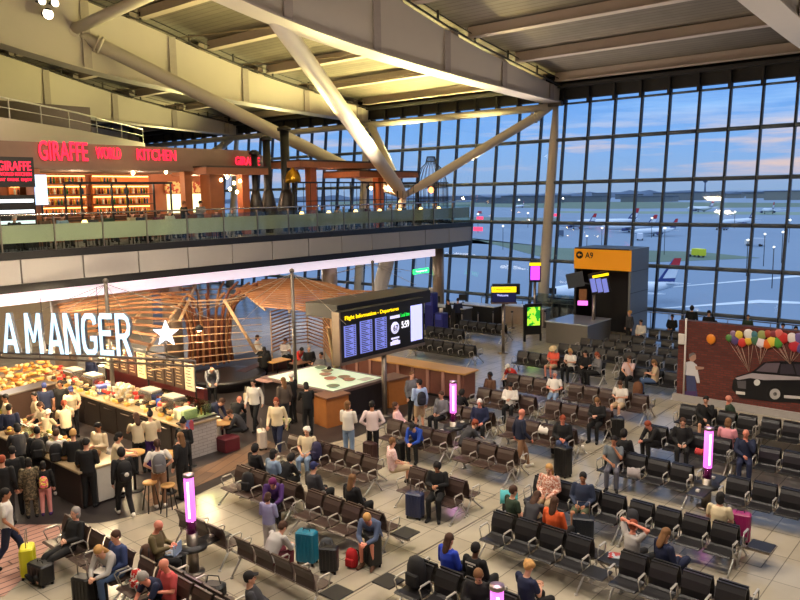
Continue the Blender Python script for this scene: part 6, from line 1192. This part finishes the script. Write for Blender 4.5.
for o in [o for o in COL.objects if o.get('group') == 'bottles on the bar shelves']: o.scale = (1.4, 1.4, 1.4)
e = empty('bar_counter', (17.8, 33.6, Z0), 0, 'restaurant bar counter in front of the bottle shelves', 'counter'); b = B(); b.bb((-3.2, 0, 0), (3.4, .6, 1.05)); ob('body', b, M((150, 84, 52), .6), e); b = B(); b.rbox((.1, .3, 1.08), (6.8, .75, .06), .02); ob('worktop', b, DWOOD, e)
for k in range(7): b = B(); b.box((-2.9+k, -.02, .5), (.9, .03, .8)); ob('panel', b, M((176, 110, 64), .6), e)
e = empty('kitchen_hatch', (22.6, 35.5, Z0), 0, 'bright white kitchen hatch at the right of the restaurant', 'hatch'); b = B(); b.bb((0, 0, 1.1), (2.2, .1, 2.1)); ob('opening', b, M((222, 226, 180), .4, emit=1.6, var=.2, scale=3), e); b = B(); b.bb((-.1, -.02, 2.15), (2.3, .1, 2.75)); ob('poster_strip', b, spots('poster', (220, 190, 130), (170, 70, 50), 5, .5), e); b = B(); b.bb((-.1, -.3, 1.02), (2.3, .1, 1.1)); ob('sill', b, STEEL, e)
# steel window frame screen
e = empty('steel_screen', (0, 32.1, Z0), 0, 'black steel framed screen along the front of the restaurant', 'screen')
xa, xb = aty(65, 180, 32.1).x, aty(172, 180, 32.1).x; b = B(); b.bb((xa, 0, 2.55), (xb, .06, 2.65)); b.bb((xa, 0, .95), (xb, .06, 1.0)); ob('rail', b, BLACK, e)
for u in (65, 81, 112, 127, 154, 171): b = B(); x = aty(u, 190, 32.1).x; b.bb((x-.04, 0, 0), (x+.04, .06, 2.6)); ob('upright', b, BLACK, e)
for i, (u, w, y_, top) in enumerate([(212, .4, 31.4, 8.9), (186, .2, 32.0, 8.9), (30, .3, 31.8, 8.9)]):
    x = aty(u, 185, y_).x; b = B(); b.bb((x-w, y_-w, Z0), (x+w, y_+w, top)); struct('timber_pier', b, M((158, 96, 58), .5, var=.2, scale=3))
for i, (u, v) in enumerate([(221, 180), (227, 177), (234, 183), (240, 181), (222, 191), (230, 189), (237, 192), (200, 170), (166, 172), (133, 173)]):
    p = aty(u, v, 31.0+.3*(i % 3)); e = empty('pendant_bulb', p, 0, 'bare glowing bulb hanging at the %s of the restaurant front' % ('right end' if i < 7 else 'middle'), 'lamp', 'bare bulbs of the restaurant' if i < 7 else 'ceiling bulbs of the restaurant'); b = B(); b.ell((0, 0, 0), (.075, .075, .09), 10, 8); ob('bulb', b, M((255, 216, 150), .4, emit=26, var=0), e); b = B(); b.tube([(0, 0, .08), (0, 0, 8.9-p.z)], .008, 4); ob('cord', b, BLACK, e)
for x, p in ((14, 120), (16.5, 150), (19.5, 150), (22.5, 150), (24.8, 110)): point((x, 33.2, 8.3), p, (1, .72, .45), .15, 'restaurant_lamp')
# tables, chairs, table lamps along the rail
TT = mesh1(lambda b: b.rbox((0, 0, .74), (.75, .75, .04), .03)); TL = mesh1(lambda b: (b.cyl((0, 0, 0), .03, 0, .72, 10), b.cyl((0, 0, 0), .22, 0, .02, 14)))
for i, u in enumerate([20, 52, 85, 118, 150, 200, 224, 303, 330, 357, 381, 401, 422, 440]):
    x = aty(u, 210, 29.2).x; zo = ['far left', 'left', 'centre left', 'centre', 'right'][min(4, i//3)]
    e = empty('restaurant_table', (x, 29.3, Z0), 0, 'square table at the glass rail, %s part of the terrace, %s' % (zo, ['under its left end', 'under its middle', 'under its right end'][i % 3]), 'table'); link('tabletop', TT, DWOOD, e); link('pedestal', TL, BLACK, e)
    for s in (-1, 1):
        c = empty('restaurant_chair', (x+s*.72, 29.3, Z0), 0 if s < 0 else math.pi, 'dark chair %s a square table at the glass rail' % ('left of' if s < 0 else 'right of'), 'chair', 'dark chairs %s the rail tables' % ('left of' if s < 0 else 'right of'))
        link('seat', _cache.setdefault('cs', mesh1(lambda b: b.rbox((0, 0, .44), (.42, .42, .05), .03))), BLACK, c); link('backrest', _cache.setdefault('cb', mesh1(lambda b: b.rbox((-.2, 0, .7), (.04, .4, .4), .01))), BLACK, c)
        for lx in (-.17, .17):
            for ly in (-.17, .17): link('leg', _cache.setdefault('cl', mesh1(lambda b: b.cyl((0, 0, 0), .014, 0, .43, 6))), BLACK, c, (lx, ly, 0))
    if u > 290 or u in (85,):
        e = empty('table_lamp', (x, 29.3, Z0+.76), 0, 'small glowing table lamp on a square table at the glass rail', 'lamp', 'table lamps on the terrace'); b = B(); b.cyl((0, 0, 0), .05, 0, .02); b.cyl((0, 0, 0), .01, .02, .2, 6); ob('base', b, BLACK, e); b = B(); b.lathe((0, 0, 0), [(.14, .17), (.07, .32), (.001, .32)], 14); ob('lamp_shade', b, M((255, 190, 110), .5, emit=9, var=0), e)
for x, y, z in REST:
    if z > 1.5: continue
    c = empty('restaurant_chair', (x, y-.02, Z0), -math.pi/2, 'dark restaurant chair under a diner seated back from the glass rail', 'chair', 'dark chairs of the diners back from the rail')
    link('seat', _cache['cs'], BLACK, c); link('backrest', _cache['cb'], BLACK, c, (-.06, 0, 0))
    for lx in (-.17, .17):
        for ly in (-.17, .17): link('leg', _cache['cl'], BLACK, c, (lx, ly, 0))
# terrace pergolas
for i, (u0, u1, v0, v1, yy, up_, lab) in enumerate([(294, 372, 162, 167, 30.6, 314, 'thick timber beam canopy on a timber post, left on the terrace'), (353, 412, 171.5, 176.5, 30.2, 381, 'thick timber beam canopy on a timber post, right on the terrace'), (200, 262, 168, 173, 31.0, 246, 'timber beam canopy beside the black flues')]):
    a = aty(u0, v0, yy); c = aty(u1, v1, yy); z = (a.z+c.z)/2; e = empty('timber_pergola', (a.x, yy, Z0), 0, lab, 'pergola'); b = B(); b.bb((0, -.5, z-Z0-.2), (c.x-a.x, 2.4, z-Z0+.12)); ob('canopy_beam', b, M((140, 84, 56), .6, var=.2), e)
    b = B(); b.bb((0, -.55, z-Z0+.12), (c.x-a.x, 2.4, z-Z0+.2)); ob('dark_cap', b, M((50, 34, 30), .6), e); x = aty(up_, 190, yy).x-a.x; b = B(); b.bb((x-.22, 0, 0), (x+.22, .44, z-Z0-.2)); ob('post', b, M((176, 96, 56), .5, var=.2), e)
# black railing cage and birdcage
e = empty('cage_screen', (0, 0, Z0), 0, 'tall black barred screen around the right half of the terrace', 'screen'); xa, xb = aty(296, 185, 29.9).x, aty(448, 185, 29.9).x; zt = aty(380, 182.5, 29.9).z-Z0
b = B(); b.bb((xa, 29.87, zt-.05), (xb, 29.93, zt+.03)); b.bb((xa, 29.88, zt-1.0), (xb, 29.92, zt-.96)); b.bb((xb-.03, 29.9, zt-.05), (xb+.03, 35, zt+.03)); ob('rail', b, BLACK, e)
n = 26
for k in range(n+1): b = B(); x = xa+(xb-xa)*k/n; b.tube([(x, 29.9, 0), (x, 29.9, zt)], .018 if k % 4 else .04, 6); ob('bar', b, BLACK, e)
p = aty(435, 205, 30.6); e = empty('birdcage', (p.x, 30.9, Z0), 0, 'large black wire birdcage around a table at the terrace end', 'birdcage'); zt = aty(435, 157, 30.9).z-Z0; r0 = 1.05
for k in range(22): a = k*math.pi/11; c, s = math.cos(a), math.sin(a); b = B(); b.tube([(r0*c, r0*s, 0), (r0*c, r0*s, zt-2.0), (r0*.93*c, r0*.93*s, zt-1.4), (r0*.66*c, r0*.66*s, zt-.75), (r0*.34*c, r0*.34*s, zt-.42), (.26*c, .26*s, zt)], .016, 5); ob('wire', b, BLACK, e)
for rr, z in ((r0, .9), (r0, zt-2.0), (.3, zt-.3), (.26, zt)): b = B(); b.tube([(rr*math.cos(a*.2618), rr*math.sin(a*.2618), z) for a in range(25)], .025, 5); ob('ring', b, BLACK, e)
for i, u in enumerate([371, 382, 387, 399, 417, 431]):
    p = aty(u, 188 if i < 4 else 190, 30.3); e = empty('terrace_pendant', p, 0, 'warm glowing pendant lamp over the right half of the terrace' if i < 5 else 'large orange pendant lamp inside the birdcage', 'lamp', 'pendants over the terrace' if i < 5 else None); r = .1 if i < 5 else .2; b = B(); b.ell((0, 0, 0), (r, r, r), 12, 8); ob('lamp_shade', b, M((255, 196, 120) if i < 5 else (255, 150, 90), .5, emit=14 if i < 5 else 3, var=0), e); b = B(); b.tube([(0, 0, r), (0, 0, .5)], .01, 4); ob('cord', b, BLACK, e)
point((35, 30.8, 7.9), 90, (1, .6, .3), .1, 'terrace_lamp'); point((30, 31, 7.9), 90, (1, .6, .3), .1, 'terrace_lamp'); point((39, 31, 7.7), 60, (1, .6, .3), .1, 'terrace_lamp')
# black flues and brass dome
for i, (u, vt, r) in enumerate([(254, 152, .17), (266, 138, .2), (284, 128, .24)]):
    p = aty(u, vt, 31.0+.2*i); e = empty('oven_flue', (p.x, 31.0+.2*i, Z0), 0, ['shortest black oven flue on the terrace', 'middle black oven flue on the terrace', 'tallest black oven flue on the terrace'][i], 'flue'); zt = p.z-Z0; b = B(); b.cyl((0, 0, 0), r, 0, zt-.15, 14); ob('pipe', b, BLACK, e)
    b = B(); b.lathe((0, 0, 0), [(r*1.5, zt-.15), (r*1.6, zt), (r*.6, zt+.1), (.001, zt+.1)], 14); ob('cowl', b, BLACK, e); b = B(); b.lathe((0, 0, 0), [(r*1.7, .2), (r*2.6, .9), (r*1.4, 2.0), (r*1.1, 2.2)], 14); ob('oven_body', b, M((60, 56, 54), .4, .6), e)
p = aty(293, 178, 30.8); b = B(); b.lathe((0, 0, 0), [(.42, -.25), (.42, 0), (.34, .28), (.12, .45), (.05, .6), (.001, .6)], 20); tag(ob('brass_dome', b, M((210, 160, 50), .3, .9), None, p), 'brass dome hood beside the tallest black flue', 'hood'); b = B(); b.cyl((p.x, p.y, 0), .08, Z0, p.z-.2); tag(ob('hood_stand', b, BLACK), 'black stand holding the brass dome hood', 'stand')

for i, (u, v, r) in enumerate([(48, 14, .28), (55, 3, .2), (42, 1, .2)]):
    p = aty(u, v, 37.4); e = empty('roof_spotlight', p, 0, ['round white spotlight at the top of the long diagonal strut', 'bright spotlight on the left roof girder, nearer the strut', 'bright spotlight on the left roof girder, farthest from the strut'][i], 'spotlight'); b = B(); b.tube([(0, .3, .05), (0, 0, 0)], [r*.7, r], 16); ob('housing', b, DGREY, e); b = B(); b.tube([(0, -.03, 0), (0, 0, 0)], [r*.9, r*.9], 16); ob('lens', b, M((255, 240, 210), .4, emit=5, var=0), e); b = B(); b.tube([(0, .2, 0), (0, .8, .1)], .05, 6); ob('bracket', b, DGREY, e)
# ------------------------------------------------------------------ airfield
def plane(pos, rz, s, lab, fin=(40, 56, 120), tipc=(190, 40, 46)):
    e = empty('aeroplane', pos, R(rz), lab, 'aeroplane'); e.scale = (s, s, s); FW = M((214, 218, 224), .35, var=.02)
    b = B(); b.tube([(-18, 0, 4.6), (-15, 0, 4.3), (-8, 0, 3.6), (0, 0, 3.4), (12, 0, 3.4), (16, 0, 3.3), (18, 0, 3.0)], [.3, 1.0, 1.9, 2.0, 2.0, 1.5, .4], 20); ob('fuselage', b, FW, e)
    for sy in (-1, 1):
        b = B(); b.prism([V((3, sy*1.5, 2.9)), V((-3, sy*1.5, 2.9)), V((-6.5, sy*16, 4.2)), V((-4.8, sy*16, 4.2))], (0, 0, 0), (0, 0, .3)); ob('wing', b, FW, e)
        b = B(); b.prism([V((-14, sy*.5, 4.8)), V((-17, sy*.5, 4.8)), V((-18.3, sy*6, 5.2)), V((-17, sy*6, 5.2))], (0, 0, 0), (0, 0, .2)); ob('tailplane', b, FW, e); b = B(); b.tube([(2.5, sy*5.5, 2.0), (-1.5, sy*5.5, 2.0)], [1.1, .8], 14); ob('engine', b, M((60, 70, 120), .4), e)
        b = B(); b.tube([(-1.5, sy*3.4, 3), (-1.5, sy*3.4, .5)], .2, 6); b.tube([(-1.5, sy*3.2, .6), (-1.5, sy*3.7, .6)], .6, 12); ob('landing_gear', b, DGREY, e)
    f = B(); f.prism([V((-12, -.15, 5.2)), V((-16.9, -.15, 5.2)), V((-18.6, -.15, 11.4)), V((-16.6, -.15, 11.4))], (0, 0, 0), (0, .3, 0)); tf = ob('tail_fin', f, M(fin, .4), e)
    f = B(); f.prism([V((-13.6, -.18, 6.2)), V((-17.1, -.18, 6.2)), V((-17.9, -.18, 8.6)), V((-15.2, -.18, 8.6))], (0, 0, 0), (0, .36, 0)); ob('fin_stripe', f, M((214, 218, 224), .4), tf); f = B(); f.prism([V((-15.2, -.18, 8.9)), V((-18.0, -.18, 8.9)), V((-18.6, -.18, 11.4)), V((-16.6, -.18, 11.4))], (0, 0, 0), (0, .36, 0)); ob('fin_tip', f, M(tipc, .4), tf)
G0 = GZ+.05
p = at(655, 283, -8.5); plane((p.x+8, p.y+11.5, GZ), 138, .74, 'nearest parked aeroplane with a red, white and blue tail behind the gate portal')
for i, (u, v, rz, s, lab) in enumerate([(606, 228, 120, 1., 'parked aeroplane with a dark blue and white tail left of the gate portal top'), (628, 232, 100, .8, 'parked white aeroplane directly above the gate portal'), (700, 212, 60, 1., 'distant aeroplane beyond the middle of the glass wall'), (738, 226, 160, .8, 'parked aeroplane low on the apron at the right'), (655, 236, 150, .7, 'small parked aeroplane right of the gate portal'), (575, 229, 80, .8, 'parked aeroplane just right of the white facade column'), (768, 214, 30, .9, 'distant aeroplane at the far right of the glass wall'), (520, 208, 190, .8, 'distant aeroplane left of the white facade column')]):
    p = at(u, v, G0); plane((p.x, p.y, GZ), rz, s, lab, (34, 50, 110))
def truck(u, v, col, rz, lab, s=1.):
    p = at(u, v, G0); e = empty('airport_truck', (p.x, p.y, GZ), R(rz), lab, 'truck'); e.scale = (s, s, s); b = B(); b.rbox((-.8, 0, 1.9), (5, 2.3, 2.4), .1); ob('cargo_box', b, M(col, .5), e); b = B(); b.rbox((2.8, 0, 1.5), (1.6, 2.2, 1.8), .2); ob('cab', b, WHITE, e)
    b = B(); [b.tube([(x, y-.15, .5), (x, y+.15, .5)], .5, 12) for x in (-2, 2.4) for y in (-1, 1)]; ob('wheels', b, BLACK, e)
for a in [(697, 257, (214, 214, 40), 60, 'bright yellow airport vehicle on the apron right of the gate portal', .9), (640, 240, (220, 220, 226), 20, 'white airport truck near the parked aeroplanes'), (722, 230, (120, 130, 150), 70, 'grey airport truck on the apron at the right'), (560, 236, (90, 100, 120), 40, 'dark airport truck right of the facade column'), (755, 246, (196, 200, 208), 90, 'pale airport truck low at the right'), (480, 214, (190, 60, 70), 10, 'red airport truck left of the facade column'), (455, 240, (200, 200, 206), 50, 'white airport truck beyond the mezzanine end')]: truck(*a)
fr5 = random.Random(21)
for i in range(16):
    u = 440+i*24+fr5.uniform(-6, 6); d = fr5.uniform(1500, 2600); r_ = ray(u, 196); p = V((r_.x, r_.y, 0)).normalized()*d; w = fr5.uniform(40, 110); h = fr5.uniform(8, 16); side = ['left of the facade column', 'right of the facade column', 'above the gate portal', 'at the right of the glass wall'][min(3, i//4)]
    e = empty('distant_building', (p.x, p.y, GZ), R(YAW*57.3+90-40), 'low grey building on the horizon %s, %s of four' % (side, pls[i % 4]), 'building'); b = B(); b.bb((-w/2, 0, 0), (w/2, 30, h)); ob('walls', b, M((84+i*3, 98+i*2, 118), .8, var=.1, scale=.1), e)
    b = B(); b.bb((-w/2-1, -1, h), (w/2+1, 31, h+1)); ob('roof', b, M((70, 82, 100), .8), e); b = B(); b.bb((-w*.4, -.3, h*.45), (w*.4, 0, h*.6)); ob('window_band', b, M((200, 206, 200), .5, emit=.5, var=0), e)
r_ = ray(705, 190); p = V((r_.x, r_.y, 0)).normalized()*3000; e = empty('control_tower', (p.x, p.y, GZ), 0, 'slim control tower on the horizon at the right of the glass wall', 'tower'); b = B(); b.cyl((0, 0, 0), 4, 0, 46, 12, 2.6); ob('shaft', b, M((90, 104, 124), .7), e); b = B(); b.lathe((0, 0, 0), [(3, 46), (8, 50), (9, 56), (6, 59), (.01, 60)], 14); ob('cab', b, M((80, 92, 112), .6), e)
for i, (u, v) in enumerate([(478, 214), (503, 226), (519, 200), (563, 197), (587, 236), (602, 228), (652, 218), (665, 228), (748, 240), (765, 234), (774, 247), (790, 220), (783, 232), (735, 212), (549, 232), (528, 213), (459, 224)]):
    p = at(u, v, GZ+9) if v > 192.5 else at(u, 193, GZ+9); dd = p.length
    if dd > 1500: p = p*(1500/dd); p.z = GZ+9
    e = empty('apron_floodlight', (p.x, p.y, GZ), 0, 'floodlight mast glowing on the airfield outside', 'floodlight', 'floodlights on the airfield'); b = B(); b.tube([(0, 0, 0), (0, 0, 9)], max(.1, dd*.0003), 6); ob('mast', b, DGREY, e)
    b = B(); k = max(.18, p.length*.0011); b.ell((0, 0, 9), (k, k, k*.8), 10, 6); ob('lamp_head', b, M((255, 240, 214), .4, emit=7, var=0), e)
for u, v in ((480, 218), (557, 215), (478, 229)): 
    p = at(u, v, GZ+2); e = empty('red_reflection_panel', p, 0, 'red glowing panel standing in for a reflection in the glass wall', 'sign', 'red reflection panels'); b = B(); b.box((0, 0, 0), (.4, 6, 2.2)); ob('panel', b, M((250, 60, 90), .4, emit=1.6, var=0), e); b = B(); b.box((0, 0, -1.5), (.2, .3, .9)); ob('foot', b, DGREY, e)  # glowing panels put in as red reflections on the glass

SC.view_settings.view_transform = 'Standard'; SC.view_settings.look = 'None'; SC.view_settings.gamma = 1; SC.view_settings.use_curve_mapping = False
SC.view_settings.exposure = 0.26
SC.cycles.use_denoising = True; SC.cycles.max_bounces = 6; SC.cycles.diffuse_bounces = 3; SC.cycles.glossy_bounces = 3; SC.cycles.transparent_max_bounces = 16; SC.cycles.sample_clamp_indirect = 6
